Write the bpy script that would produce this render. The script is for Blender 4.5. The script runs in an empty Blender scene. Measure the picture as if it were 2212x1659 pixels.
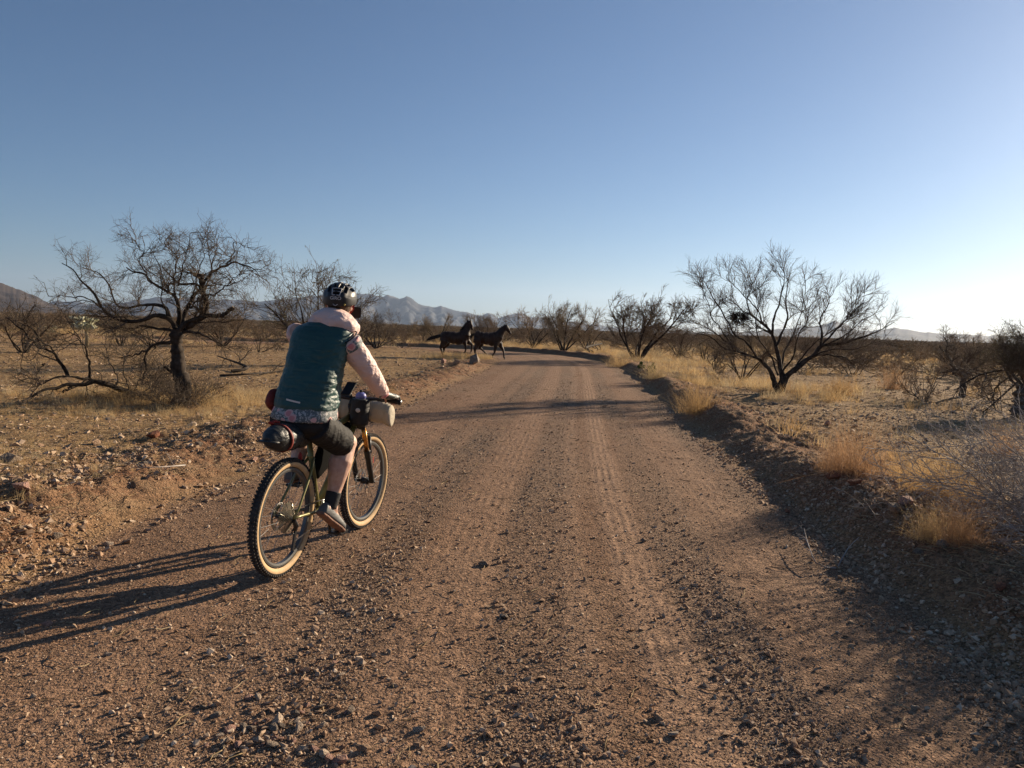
import bpy, bmesh, math, random
import numpy as np
from mathutils import Vector, Matrix, Euler
random.seed(7)
RNG = np.random.default_rng(11)
sc = bpy.context.scene
COL = sc.collection
rad = math.radians

# ------------------------------------------------------------------ camera, world, sun, exposure
CAM_H = 1.58
FPX = 1661.0                      # focal length for a 2212 px wide picture
PITCH = math.atan((829.5 - 708.0) / FPX)
ROLL = rad(1.8)
SUN_AZ = rad(47)                  # clockwise from +Y
SUN_EL = rad(17.5)
cam_d = bpy.data.cameras.new('camera'); cam = bpy.data.objects.new('camera', cam_d); COL.objects.link(cam)
cam_d.sensor_width = 36; cam_d.lens = 36 * FPX / 2212; cam_d.clip_start = 0.05; cam_d.clip_end = 40000
camM = Matrix.Translation((0, 0, CAM_H)) @ Matrix.Rotation(math.pi / 2 - PITCH, 4, 'X') @ Matrix.Rotation(ROLL, 4, 'Z')
cam.matrix_world = camM
sc.camera = cam
w = bpy.data.worlds.new('World'); sc.world = w; w.use_nodes = True
nt = w.node_tree; bg = nt.nodes['Background']
sky = nt.nodes.new('ShaderNodeTexSky'); sky.sky_type = 'NISHITA'; sky.sun_disc = False
sky.sun_elevation = SUN_EL; sky.sun_rotation = SUN_AZ
sky.altitude = 1200; sky.air_density = 1.0; sky.dust_density = 0.9; sky.ozone_density = 5.5
wb = nt.nodes.new('ShaderNodeMix'); wb.data_type = 'RGBA'; wb.blend_type = 'MULTIPLY'; wb.inputs[0].default_value = 1
wb.inputs[7].default_value = (1.0, .965, .91, 1)      # white balance of the picture
nt.links.new(sky.outputs[0], wb.inputs[6]); nt.links.new(wb.outputs[2], bg.inputs[0]); bg.inputs[1].default_value = 0.050
sd = bpy.data.lights.new('sun', 'SUN'); so = bpy.data.objects.new('sun', sd); COL.objects.link(so)
sd.energy = 5.0; sd.angle = rad(0.6); sd.color = (1.0, 0.82, 0.60)
sdir = Vector((math.sin(SUN_AZ) * math.cos(SUN_EL), math.cos(SUN_AZ) * math.cos(SUN_EL), math.sin(SUN_EL)))
so.rotation_euler = sdir.to_track_quat('Z', 'Y').to_euler()
sc.view_settings.view_transform = 'Standard'; sc.view_settings.look = 'None'
sc.view_settings.gamma = 1; sc.view_settings.use_curve_mapping = False
sc.view_settings.exposure = 0.98
sc.render.engine = 'CYCLES'
sc.cycles.max_bounces = 5; sc.cycles.diffuse_bounces = 3; sc.cycles.volume_bounces = 0
sc.cycles.use_denoising = True
sc.cycles.volume_step_rate = 1

# ------------------------------------------------------------------ measuring helpers
CR = np.array([list(r[:3]) for r in camM][:3])
def ray(u, v): return CR @ np.array([(u - 1106) / FPX, -(v - 829.5) / FPX, -1.0])
def gp(u, v, z=0.0):
    d = ray(u, v); t = (z - CAM_H) / d[2]; return np.array([d[0] * t, d[1] * t, z])
def pd(u, v, y):
    d = ray(u, v); t = y / d[1]; return np.array([d[0] * t, y, d[2] * t + CAM_H])

def to_px(p):
    q = CR.T @ (np.array(p, float) - np.array([0, 0, CAM_H])); return 1106 + FPX * q[0] / -q[2], 829.5 - FPX * q[1] / -q[2]
_seen = {}
def where(p, marks, rows=(1.0, 1.0)):
    """words for the place of p next to the nearest landmark"""
    u, v = to_px(p); best = min(marks, key=lambda m: ((m[0] - u) * rows[0]) ** 2 + ((m[1] - v) * rows[1]) ** 2); du, dv = u - best[0], v - best[1]
    if abs(du) * rows[0] > abs(dv) * rows[1]: w_ = ('just ' if abs(du) < 60 else '') + ('right of ' if du > 0 else 'left of ')
    else: w_ = ('just ' if abs(dv) < 25 else '') + ('below ' if dv > 0 else 'above ')
    return w_ + best[2]
# ------------------------------------------------------------------ mesh helpers
def tag(o, label=None, cat=None, group=None, kind=None):
    if label: o['label'] = label
    if cat: o['category'] = cat
    if group: o['group'] = group
    if kind: o['kind'] = kind
    return o
def empty(name, loc=(0, 0, 0), rz=0.0):
    o = bpy.data.objects.new(name, None); COL.objects.link(o); o.location = loc; o.rotation_euler = (0, 0, rz)
    o.empty_display_size = .1
    return o
def raw_mesh(name, V, F, smooth=False):
    """V (n,3); F list of int arrays (m,k)"""
    me = bpy.data.meshes.new(name)
    V = np.asarray(V, dtype=np.float32); F = [np.asarray(f, dtype=np.int32) for f in F if len(f)]
    me.vertices.add(len(V)); me.vertices.foreach_set('co', V.ravel())
    tot = sum(f.size for f in F); npoly = sum(len(f) for f in F)
    me.loops.add(tot); me.polygons.add(npoly)
    me.loops.foreach_set('vertex_index', np.concatenate([f.ravel() for f in F]))
    ls = []; off = 0
    for f in F:
        ls.append(np.arange(len(f), dtype=np.int32) * f.shape[1] + off); off += f.size
    me.polygons.foreach_set('loop_start', np.concatenate(ls))
    me.polygons.foreach_set('use_smooth', np.full(npoly, smooth))
    me.update(calc_edges=True)
    return me
class MB:
    def __init__(s): s.V = []; s.Q = []; s.T = []; s.n = 0
    def add(s, V, Q=None, T=None):
        V = np.asarray(V, float).reshape(-1, 3)
        if Q is not None and len(Q): s.Q.append(np.asarray(Q) + s.n)
        if T is not None and len(T): s.T.append(np.asarray(T) + s.n)
        s.V.append(V); s.n += len(V); return s
    def mesh(s, name, smooth=False):
        F = []
        if s.Q: F.append(np.concatenate(s.Q))
        if s.T: F.append(np.concatenate(s.T))
        return raw_mesh(name, np.concatenate(s.V), F, smooth)
    def build(s, name, mat, parent=None, smooth=False):
        return link(name, s.mesh(name, smooth), mat, parent)
    # --- shapes
    def box(s, c, size, M=None):
        x, y, z = [q / 2 for q in size]
        V = np.array([[i, j, k] for i in (-x, x) for j in (-y, y) for k in (-z, z)])
        if M is not None: V = V @ np.array(M).T
        V = V + np.array(c)
        return s.add(V, [[0, 1, 3, 2], [4, 6, 7, 5], [0, 4, 5, 1], [2, 3, 7, 6], [0, 2, 6, 4], [1, 5, 7, 3]])
    def bar(s, a, b, r, r2=None, n=8): return s.chain([a, b], [r, r if r2 is None else r2], n)
    def chain(s, pts, rads, n=12, flat=1.0, ref=None, closed=False):
        """round tube through points with end caps; rads float or (a,b)"""
        P = np.array([list(p) for p in pts], float); K = len(P)
        if np.isscalar(rads): rads = [rads] * K
        R = np.array([[r, r * flat] if np.isscalar(r) else r for r in rads], float)
        T = np.gradient(P, axis=0); T /= np.linalg.norm(T, axis=1)[:, None] + 1e-9
        if ref is None:
            ref = np.array([0, 0, 1.0]) if abs(T.mean(0)[2]) < .8 * np.linalg.norm(T.mean(0)) else np.array([1.0, 0, 0])
        ref = np.asarray(ref, float)
        U = np.cross(T, ref); U /= np.linalg.norm(U, axis=1)[:, None] + 1e-9
        W = np.cross(U, T)
        a = np.linspace(0, 2 * np.pi, n, endpoint=False)
        V = P[:, None, :] + (np.cos(a)[None, :, None] * U[:, None, :] * R[:, 0][:, None, None] + np.sin(a)[None, :, None] * W[:, None, :] * R[:, 1][:, None, None])
        Q = []
        for k in range(K - 1):
            for i in range(n):
                j = (i + 1) % n; Q.append([k * n + i, k * n + j, (k + 1) * n + j, (k + 1) * n + i])
        V = V.reshape(-1, 3)
        T_ = [[(i + 1) % n, i, K * n] for i in range(n)] + [[(K - 1) * n + i, (K - 1) * n + (i + 1) % n, K * n + 1] for i in range(n)]
        V = np.concatenate([V, P[:1], P[-1:]])
        return s.add(V, Q, T_)
    def ell(s, c, r, M=None, nu=20, nv=12):
        th = np.linspace(0, np.pi, nv + 1)[1:-1]; ph = np.linspace(0, 2 * np.pi, nu, endpoint=False)
        V = np.array([[math.sin(t) * math.cos(p), math.sin(t) * math.sin(p), math.cos(t)] for t in th for p in ph] + [[0, 0, 1], [0, 0, -1]])
        V = V * np.array(r)
        if M is not None: V = V @ np.array(M).T
        V = V + np.array(c); n = len(th)
        Q = [[i * nu + j, (i + 1) * nu + j, (i + 1) * nu + (j + 1) % nu, i * nu + (j + 1) % nu] for i in range(n - 1) for j in range(nu)]
        T = [[n * nu, j, (j + 1) % nu] for j in range(nu)] + [[n * nu + 1, (n - 1) * nu + (j + 1) % nu, (n - 1) * nu + j] for j in range(nu)]
        return s.add(V, Q, T)
    def rings(s, rings, cap=True):
        """rings: list of (n,3) arrays, lofted"""
        n = len(rings[0]); K = len(rings); V = np.concatenate(rings + [rings[0].mean(0)[None], rings[-1].mean(0)[None]])
        Q = [[k * n + i, k * n + (i + 1) % n, (k + 1) * n + (i + 1) % n, (k + 1) * n + i] for k in range(K - 1) for i in range(n)]
        T = []
        if cap: T = [[(i + 1) % n, i, K * n] for i in range(n)] + [[(K - 1) * n + i, (K - 1) * n + (i + 1) % n, K * n + 1] for i in range(n)]
        return s.add(V, Q, T)
    def torus(s, c, R, r, axis='y', n=64, m=10, a0=0, a1=2 * np.pi, squash=1.0):
        full = abs(a1 - a0 - 2 * np.pi) < 1e-6
        ph = np.linspace(0, 2 * np.pi, n, endpoint=False); th = np.linspace(a0, a1, m, endpoint=not full)
        V = np.array([[(R + r * math.cos(t)) * math.cos(p), r * squash * math.sin(t), (R + r * math.cos(t)) * math.sin(p)] for p in ph for t in th])
        V = V + np.array(c); mm = m if full else m - 1
        Q = [[i * m + j, i * m + (j + 1) % m, ((i + 1) % n) * m + (j + 1) % m, ((i + 1) % n) * m + j] for i in range(n) for j in range(mm)]
        return s.add(V, Q)
def link(name, me, mat, parent=None):
    o = bpy.data.objects.new(name, me); COL.objects.link(o)
    if mat is not None and len(me.materials) == 0: me.materials.append(mat)
    if parent is not None: o.parent = parent
    return o
def fuse(mb, voxel, smooth_it=4, name='m', disp=None):
    """voxel-fuse overlapping closed shapes into one continuous skin"""
    me0 = mb.mesh(name + '_src'); o = bpy.data.objects.new('tmp', me0); COL.objects.link(o)
    m = o.modifiers.new('r', 'REMESH'); m.mode = 'VOXEL'; m.voxel_size = voxel; m.use_smooth_shade = True
    if smooth_it:
        k = o.modifiers.new('s', 'SMOOTH'); k.factor = .6; k.iterations = smooth_it
    dg = bpy.context.evaluated_depsgraph_get(); dg.update()
    me = bpy.data.meshes.new_from_object(o.evaluated_get(dg)); me.name = name
    bpy.data.objects.remove(o); bpy.data.meshes.remove(me0)
    me.polygons.foreach_set('use_smooth', np.ones(len(me.polygons), bool))
    if disp is not None:
        n = len(me.vertices); co = np.zeros(n * 3, np.float32); me.vertices.foreach_get('co', co); co = co.reshape(-1, 3)
        no = np.zeros(n * 3, np.float32); me.vertices.foreach_get('normal', no); no = no.reshape(-1, 3)
        co = co + no * disp(co)[:, None]
        me.vertices.foreach_set('co', co.astype(np.float32).ravel()); me.update()
    return me

# ------------------------------------------------------------------ noise in numpy
def _h(i, j, k, s):
    n = (i.astype(np.int64) * 374761393 + j.astype(np.int64) * 668265263 + k.astype(np.int64) * 2147483647 + s * 144665) & 0xffffffff
    n = ((n ^ (n >> 13)) * 1274126177) & 0xffffffff
    n = n ^ (n >> 16)
    return (n & 0xffff) / 65535.0
def vn(x, y, s=0):
    xi = np.floor(x).astype(np.int64); yi = np.floor(y).astype(np.int64); fx = x - xi; fy = y - yi
    fx = fx * fx * (3 - 2 * fx); fy = fy * fy * (3 - 2 * fy); z = np.zeros_like(xi)
    a = _h(xi, yi, z, s); b = _h(xi + 1, yi, z, s); c = _h(xi, yi + 1, z, s); d = _h(xi + 1, yi + 1, z, s)
    return (a * (1 - fx) + b * fx) * (1 - fy) + (c * (1 - fx) + d * fx) * fy - .5
def fbm(x, y, o=4, s=0):
    v = 0; a = 1.0
    for i in range(o): v = v + a * vn(x * 2 ** i + 17.3 * i, y * 2 ** i - 9.1 * i, s + i); a *= .5
    return v
def vn3(p, s=0):
    pi = np.floor(p).astype(np.int64); f = p - pi; f = f * f * (3 - 2 * f); r = 0
    for a in (0, 1):
        for b in (0, 1):
            for c in (0, 1):
                wgt = (f[:, 0] if a else 1 - f[:, 0]) * (f[:, 1] if b else 1 - f[:, 1]) * (f[:, 2] if c else 1 - f[:, 2])
                r = r + wgt * _h(pi[:, 0] + a, pi[:, 1] + b, pi[:, 2] + c, s)
    return r - .5
def sstep(a, b, x):
    t = np.clip((x - a) / (b - a), 0, 1); return t * t * (3 - 2 * t)

# ------------------------------------------------------------------ materials
def newmat(name):
    m = bpy.data.materials.new(name); m.use_nodes = True; n = m.node_tree
    b = n.nodes['Principled BSDF']; return m, n, b
def setspec(b, v):
    b.inputs['Specular IOR Level'].default_value = v
def mat(name, col, rough=.7, metal=0, spec=.3, noise=None, bump=0, bscale=80, coat=0, amt=.25, bdist=.004):
    m, n, b = newmat(name)
    b.inputs['Base Color'].default_value = (*col, 1); b.inputs['Roughness'].default_value = rough
    b.inputs['Metallic'].default_value = metal; setspec(b, spec)
    if coat: b.inputs['Coat Weight'].default_value = coat
    tc = n.nodes.new('ShaderNodeTexCoord')
    if noise:
        t = n.nodes.new('ShaderNodeTexNoise'); t.inputs['Scale'].default_value = noise; t.inputs['Detail'].default_value = 5
        n.links.new(tc.outputs['Object'], t.inputs['Vector'])
        r = n.nodes.new('ShaderNodeMapRange'); r.inputs[1].default_value = .3; r.inputs[2].default_value = .7
        r.inputs[3].default_value = 1 - amt; r.inputs[4].default_value = 1 + amt
        n.links.new(t.outputs[0], r.inputs[0])
        x = n.nodes.new('ShaderNodeVectorMath'); x.operation = 'SCALE'; x.inputs[0].default_value = col
        n.links.new(r.outputs[0], x.inputs[3]); n.links.new(x.outputs[0], b.inputs['Base Color'])
    if bump:
        t = n.nodes.new('ShaderNodeTexNoise'); t.inputs['Scale'].default_value = bscale; t.inputs['Detail'].default_value = 4
        n.links.new(tc.outputs['Object'], t.inputs['Vector'])
        k = n.nodes.new('ShaderNodeBump'); k.inputs['Strength'].default_value = bump; k.inputs['Distance'].default_value = bdist
        n.links.new(t.outputs[0], k.inputs['Height']); n.links.new(k.outputs[0], b.inputs['Normal'])
    return m
def ramp_mat(name, cols, src='random', rough=.9, scale=3, spec=.15, trans=0, bump=0):
    """colour picked per object (or per instance) or by noise"""
    m, n, b = newmat(name); setspec(b, spec); b.inputs['Roughness'].default_value = rough
    cr = n.nodes.new('ShaderNodeValToRGB'); el = cr.color_ramp.elements
    while len(el) < len(cols): el.new(.5)
    for i, c in enumerate(cols): el[i].position = i / (len(cols) - 1); el[i].color = (*c, 1)
    if src == 'random':
        oi = n.nodes.new('ShaderNodeObjectInfo'); f = oi.outputs['Random']
    else:
        tc = n.nodes.new('ShaderNodeTexCoord'); t = n.nodes.new('ShaderNodeTexNoise'); t.inputs['Scale'].default_value = scale; t.inputs['Detail'].default_value = 6
        n.links.new(tc.outputs['Object'], t.inputs['Vector'])
        r = n.nodes.new('ShaderNodeMapRange'); r.inputs[1].default_value = .32; r.inputs[2].default_value = .68; n.links.new(t.outputs[0], r.inputs[0]); f = r.outputs[0]
    n.links.new(f, cr.inputs[0])
    tc2 = n.nodes.new('ShaderNodeTexCoord'); t2 = n.nodes.new('ShaderNodeTexNoise'); t2.inputs['Scale'].default_value = 4; t2.inputs['Detail'].default_value = 6
    n.links.new(tc2.outputs['Object'], t2.inputs['Vector'])
    r2 = n.nodes.new('ShaderNodeMapRange'); r2.inputs[1].default_value = .3; r2.inputs[2].default_value = .7; r2.inputs[3].default_value = .72; r2.inputs[4].default_value = 1.25
    n.links.new(t2.outputs[0], r2.inputs[0])
    x = n.nodes.new('ShaderNodeVectorMath'); x.operation = 'SCALE'; n.links.new(cr.outputs[0], x.inputs[0]); n.links.new(r2.outputs[0], x.inputs[3])
    n.links.new(x.outputs[0], b.inputs['Base Color'])
    if bump:
        k = n.nodes.new('ShaderNodeBump'); k.inputs['Strength'].default_value = bump; k.inputs['Distance'].default_value = .02
        n.links.new(t2.outputs[0], k.inputs['Height']); n.links.new(k.outputs[0], b.inputs['Normal'])
    if trans:
        tr = n.nodes.new('ShaderNodeBsdfTranslucent'); n.links.new(x.outputs[0], tr.inputs[0])
        mx = n.nodes.new('ShaderNodeMixShader'); mx.inputs[0].default_value = trans
        n.links.new(b.outputs[0], mx.inputs[1]); n.links.new(tr.outputs[0], mx.inputs[2])
        n.links.new(mx.outputs[0], n.nodes['Material Output'].inputs[0])
    return m

def earth_material():
    m, n, b = newmat('earth'); N = n.nodes.new; L = n.links.new
    setspec(b, .12); b.inputs['Roughness'].default_value = .95
    tc = N('ShaderNodeTexCoord'); P = tc.outputs['Object']
    def attr(a):
        q = N('ShaderNodeAttribute'); q.attribute_name = a; return q.outputs['Fac']
    d = attr('d'); s_ = attr('s'); berm = attr('berm'); road = attr('road'); grav = attr('grav'); track = attr('track')
    def noise(scale, det=5, rough=.55, vec=P):
        t = N('ShaderNodeTexNoise'); t.inputs['Scale'].default_value = scale; t.inputs['Detail'].default_value = det; t.inputs['Roughness'].default_value = rough
        L(vec, t.inputs['Vector']); return t.outputs[0]
    def mr(v, a, b_, c=0, e=1):
        r = N('ShaderNodeMapRange'); r.inputs[1].default_value = a; r.inputs[2].default_value = b_; r.inputs[3].default_value = c; r.inputs[4].default_value = e
        L(v, r.inputs[0]); return r.outputs[0]
    def mix(f, a, c, mode='MIX'):
        x = N('ShaderNodeMix'); x.data_type = 'RGBA'; x.blend_type = mode
        if isinstance(f, (int, float)): x.inputs[0].default_value = f
        else: L(f, x.inputs[0])
        for sk, q in ((x.inputs[6], a), (x.inputs[7], c)):
            if isinstance(q, tuple): sk.default_value = (*q, 1)
            else: L(q, sk)
        return x.outputs[2]
    def math_(op, a, c):
        x = N('ShaderNodeMath'); x.operation = op
        for sk, q in ((x.inputs[0], a), (x.inputs[1], c)):
            if isinstance(q, (int, float)): sk.default_value = q
            else: L(q, sk)
        return x.outputs[0]
    big = mr(noise(.35, 6), .35, .65); mid = mr(noise(1.7, 6), .35, .65); fine = mr(noise(38, 6, .7), .3, .7)
    # road: compacted red earth, tan dust, grey gravel strips
    rc = mix(big, (0.221, 0.125, 0.073), (0.252, 0.159, 0.099)); rc = mix(mr(mid, 0, 1, 0, .6), rc, (0.191, 0.104, 0.059))
    rc = mix(math_('MULTIPLY', grav, .8), rc, (0.206, 0.144, 0.099))
    rc = mix(math_('MULTIPLY', track, .75), rc, (0.283, 0.176, 0.111))
    # field: tan with straw litter
    fc = mix(big, (0.300, 0.192, 0.097), (0.250, 0.152, 0.073)); fc = mix(mr(noise(6, 6), .45, .7, 0, .7), fc, (0.380, 0.262, 0.134))
    bc = mix(mid, (0.217, 0.108, 0.058), (0.244, 0.156, 0.089))
    c = mix(road, fc, rc); c = mix(berm, c, bc)
    # the far plain is covered by grey-brown scrub
    g = N('ShaderNodeNewGeometry'); ln = N('ShaderNodeVectorMath'); ln.operation = 'LENGTH'; L(g.outputs['Position'], ln.inputs[0])
    far = mr(ln.outputs['Value'], 90, 260)
    c = mix(far, c, mix(mr(noise(.03, 8), .4, .6), (.12, .085, .055), (.17, .125, .078)))
    # grains: every cell its own value
    def cells(scale):
        v = N('ShaderNodeTexVoronoi'); v.inputs['Scale'].default_value = scale; L(P, v.inputs['Vector']); return v
    v1 = cells(55); v2 = cells(150)
    sp = N('ShaderNodeSeparateColor'); L(v1.outputs['Color'], sp.inputs[0])
    sp2 = N('ShaderNodeSeparateColor'); L(v2.outputs['Color'], sp2.inputs[0])
    near = mr(ln.outputs['Value'], 12, 45, 1, .25)
    k = math_('ADD', math_('MULTIPLY', mr(sp.outputs[0], 0, 1, -.36, .42), near), math_('MULTIPLY', mr(sp2.outputs[1], 0, 1, -.2, .22), near))
    k = math_('ADD', k, mr(fine, 0, 1, .82, 1.18))
    x = N('ShaderNodeVectorMath'); x.operation = 'SCALE'; L(c, x.inputs[0]); L(k, x.inputs[3])
    v3 = cells(26); sp3 = N('ShaderNodeSeparateColor'); L(v3.outputs['Color'], sp3.inputs[0])
    chip = math_('MULTIPLY', math_('MULTIPLY', mr(sp3.outputs[0], .72, .76), mr(v3.outputs['Distance'], .30, .24)), math_('SUBTRACT', 1.0, math_('MULTIPLY', road, .6)))
    L(mix(math_('MULTIPLY', chip, .8), x.outputs[0], mix(sp3.outputs[1], (.42, .31, .19), (.30, .20, .125))), b.inputs['Base Color'])
    # relief
    h1 = math_('MULTIPLY', noise(16, 6, .65), 1.0)
    h2 = mr(v1.outputs['Distance'], 0, .7, .7, 0); h3 = mr(v2.outputs['Distance'], 0, .7, .35, 0)
    smooth = mr(track, 0, 1, 1, .5)
    hh = math_('ADD', h1, math_('ADD', math_('MULTIPLY', h2, sp.outputs[1]), math_('MULTIPLY', h3, sp2.outputs[0])))
    hh = math_('ADD', hh, math_('MULTIPLY', chip, .9)); hh = math_('MULTIPLY', hh, smooth)
    # tread marks pressed across the smooth wheel track
    wv = math_('SINE', math_('MULTIPLY', s_, 2 * math.pi / .055), 0.0)
    wv2 = math_('SINE', math_('MULTIPLY', d, 2 * math.pi / .075), 0.0)
    tr = math_('MULTIPLY', math_('MULTIPLY', math_('ADD', math_('MULTIPLY', wv, .05), math_('MULTIPLY', wv2, .17)), mr(noise(2.3, 4), .42, .62)), track)
    hh = math_('ADD', hh, tr)
    bp = N('ShaderNodeBump'); bp.inputs['Strength'].default_value = 1.0; bp.inputs['Distance'].default_value = .019
    L(hh, bp.inputs['Height']); L(bp.outputs[0], b.inputs['Normal'])
    return m
EARTH = earth_material()

# ------------------------------------------------------------------ road geometry and terrain height
CLn = np.array([(-.45, -30), (-.40, -8), (-.32, 0), (-.26, 3), (-.15, 6), (.1, 9.5), (.55, 15), (1.05, 21), (1.6, 28), (1.95, 34), (1.9, 39), (1.2, 44), (-.7, 48.5), (-4, 51.5), (-9, 53), (-16, 53.3), (-30, 52), (-60, 48), (-120, 43)], float)
def _smooth_path(C, n=12):
    out = []
    for i in range(len(C) - 1):
        p0 = C[max(i - 1, 0)]; p1 = C[i]; p2 = C[i + 1]; p3 = C[min(i + 2, len(C) - 1)]
        for t in np.linspace(0, 1, n, endpoint=False):
            out.append(.5 * ((2 * p1) + (-p0 + p2) * t + (2 * p0 - 5 * p1 + 4 * p2 - p3) * t * t + (-p0 + 3 * p1 - 3 * p2 + p3) * t ** 3))
    out.append(C[-1]); return np.array(out)
CLs = _smooth_path(CLn, 6); CLseg = CLs[1:] - CLs[:-1]; CLlen = np.linalg.norm(CLseg, axis=1); CLcum = np.concatenate([[0], np.cumsum(CLlen)])
def road_ds(x, y):
    """signed distance (right positive) and arc length"""
    x = np.asarray(x, float); y = np.asarray(y, float); best = np.full(x.shape, 1e9); bd = np.full(x.shape, 1e3); bs = np.zeros(x.shape)
    for i in range(len(CLseg)):
        ax, ay = CLs[i]; dx, dy = CLseg[i]; L2 = CLlen[i] ** 2
        t = np.clip(((x - ax) * dx + (y - ay) * dy) / L2, 0, 1); px = x - ax - t * dx; py = y - ay - t * dy
        D = px * px + py * py; m = D < best
        sg = np.sign(dy * px - dx * py)
        best = np.where(m, D, best); bd = np.where(m, sg * np.sqrt(D), bd); bs = np.where(m, CLcum[i] + t * CLlen[i], bs)
    return bd, bs
HW = 2.72
def berm_h(d, s):
    w = .25 * vn(s * .5, d * 0 + 3.3, 5) + .12 * vn(s * 2.1, d * 0 + 7.7, 6)
    hr = .23 * (1 + .8 * vn(s * .6, s * 0 + 1.5, 7)) * (1 + .3 * (1 - sstep(33.5, 38.5, s))); hl = .17 * (1 + .9 * vn(s * .45, s * 0 + 4.5, 8)) * (1 - .75 * sstep(60, 66, s))
    n_ = 1 - sstep(33.5, 38.5, s)
    R = hr * (sstep(HW - .15 * n_, HW + .55 + .2 * w, d + w * .35) - .62 * (1 - .5 * n_) * sstep(HW + .55, HW + 1.5, d + w * .3))
    Lh = hl * (sstep(HW - .1, HW + .75, -d + w * .35) - .45 * sstep(HW + .8, HW + 2.0, -d + w * .4))
    return np.where(d > 0, R, Lh)
def terrain(x, y, fine=True, ds=None):
    x = np.asarray(x, float); y = np.asarray(y, float)
    d, s = road_ds(x, y) if ds is None else ds
    near = 1 - sstep(50, 110, np.hypot(x, y))
    out = sstep(HW, HW + 1.0, np.abs(d))
    z = berm_h(d, s) * (1 - sstep(80, 130, np.hypot(x, y)))
    bl = sstep(HW - .1, HW + .5, np.abs(d)) * (1 - sstep(HW + 1.2, HW + 2.6, np.abs(d)))
    z = z + out * (.09 * fbm(x * .22, y * .22, 3, 21) - .05 * sstep(4, 8, np.abs(d)) + .05 * fbm(x * .9, y * .9, 3, 22)) * near
    z = z + out * 0.35 * fbm(x * .012, y * .012, 3, 25) * sstep(60, 200, np.hypot(x, y))
    z = z + (1 - out) * (.012 * vn(d * 1.6, s * .08, 23) + .014 * np.cos(d * 1.1))
    if fine:
        rough = .35 + .65 * out + .9 * bl
        z = z + near * rough * (.028 * fbm(x * 4.2, y * 4.2, 3, 31) + .012 * fbm(x * 17, y * 17, 3, 37))
        z = z + near * bl * (.07 * fbm(x * 3.1, y * 3.1, 3, 39) + .028 * np.abs(fbm(x * 9, y * 9, 3, 41)) + .012 * fbm(x * 31, y * 31, 2, 43))
    return z
def tz(x, y): return float(terrain(np.array([x]), np.array([y]))[0])
def gpt(u, v):
    p = gp(u, v)
    for _ in range(6): p = gp(u, v, tz(p[0], p[1]))
    return p
def track_mask(d, s):
    """smooth wheel tracks along the road"""
    m = np.zeros_like(d)
    for c, wd, a in ((1.02, .15, 1.0), (-.08, .24, .75), (-1.55, .32, .6), (2.05, .2, .6), (.62, .08, .5), (-.9, .12, .4), (1.75, .1, .4)):
        wob = .10 * vn(s * .12, d * 0 + c, 51)
        m = np.maximum(m, a * (1 - sstep(wd * .6, wd * 1.35, np.abs(d - c - wob))))
    return m
def grav_mask(d, s):
    g = np.zeros_like(d)
    for c, wd, a in ((-.60, .26, .9), (.42, .28, .9), (1.42, .24, .72), (-2.3, .35, .4), (2.45, .3, .8), (-1.05, .2, .6)):
        wob = .16 * vn(s * .3, d * 0 + c, 61)
        g = np.maximum(g, a * (1 - sstep(wd * .5, wd * 1.4, np.abs(d - c - wob))))
    g = g * (.75 + .9 * fbm(d * .8, s * .35, 3, 63))
    return np.clip(g, 0, 1) * (np.abs(d) < HW + .3)

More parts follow.
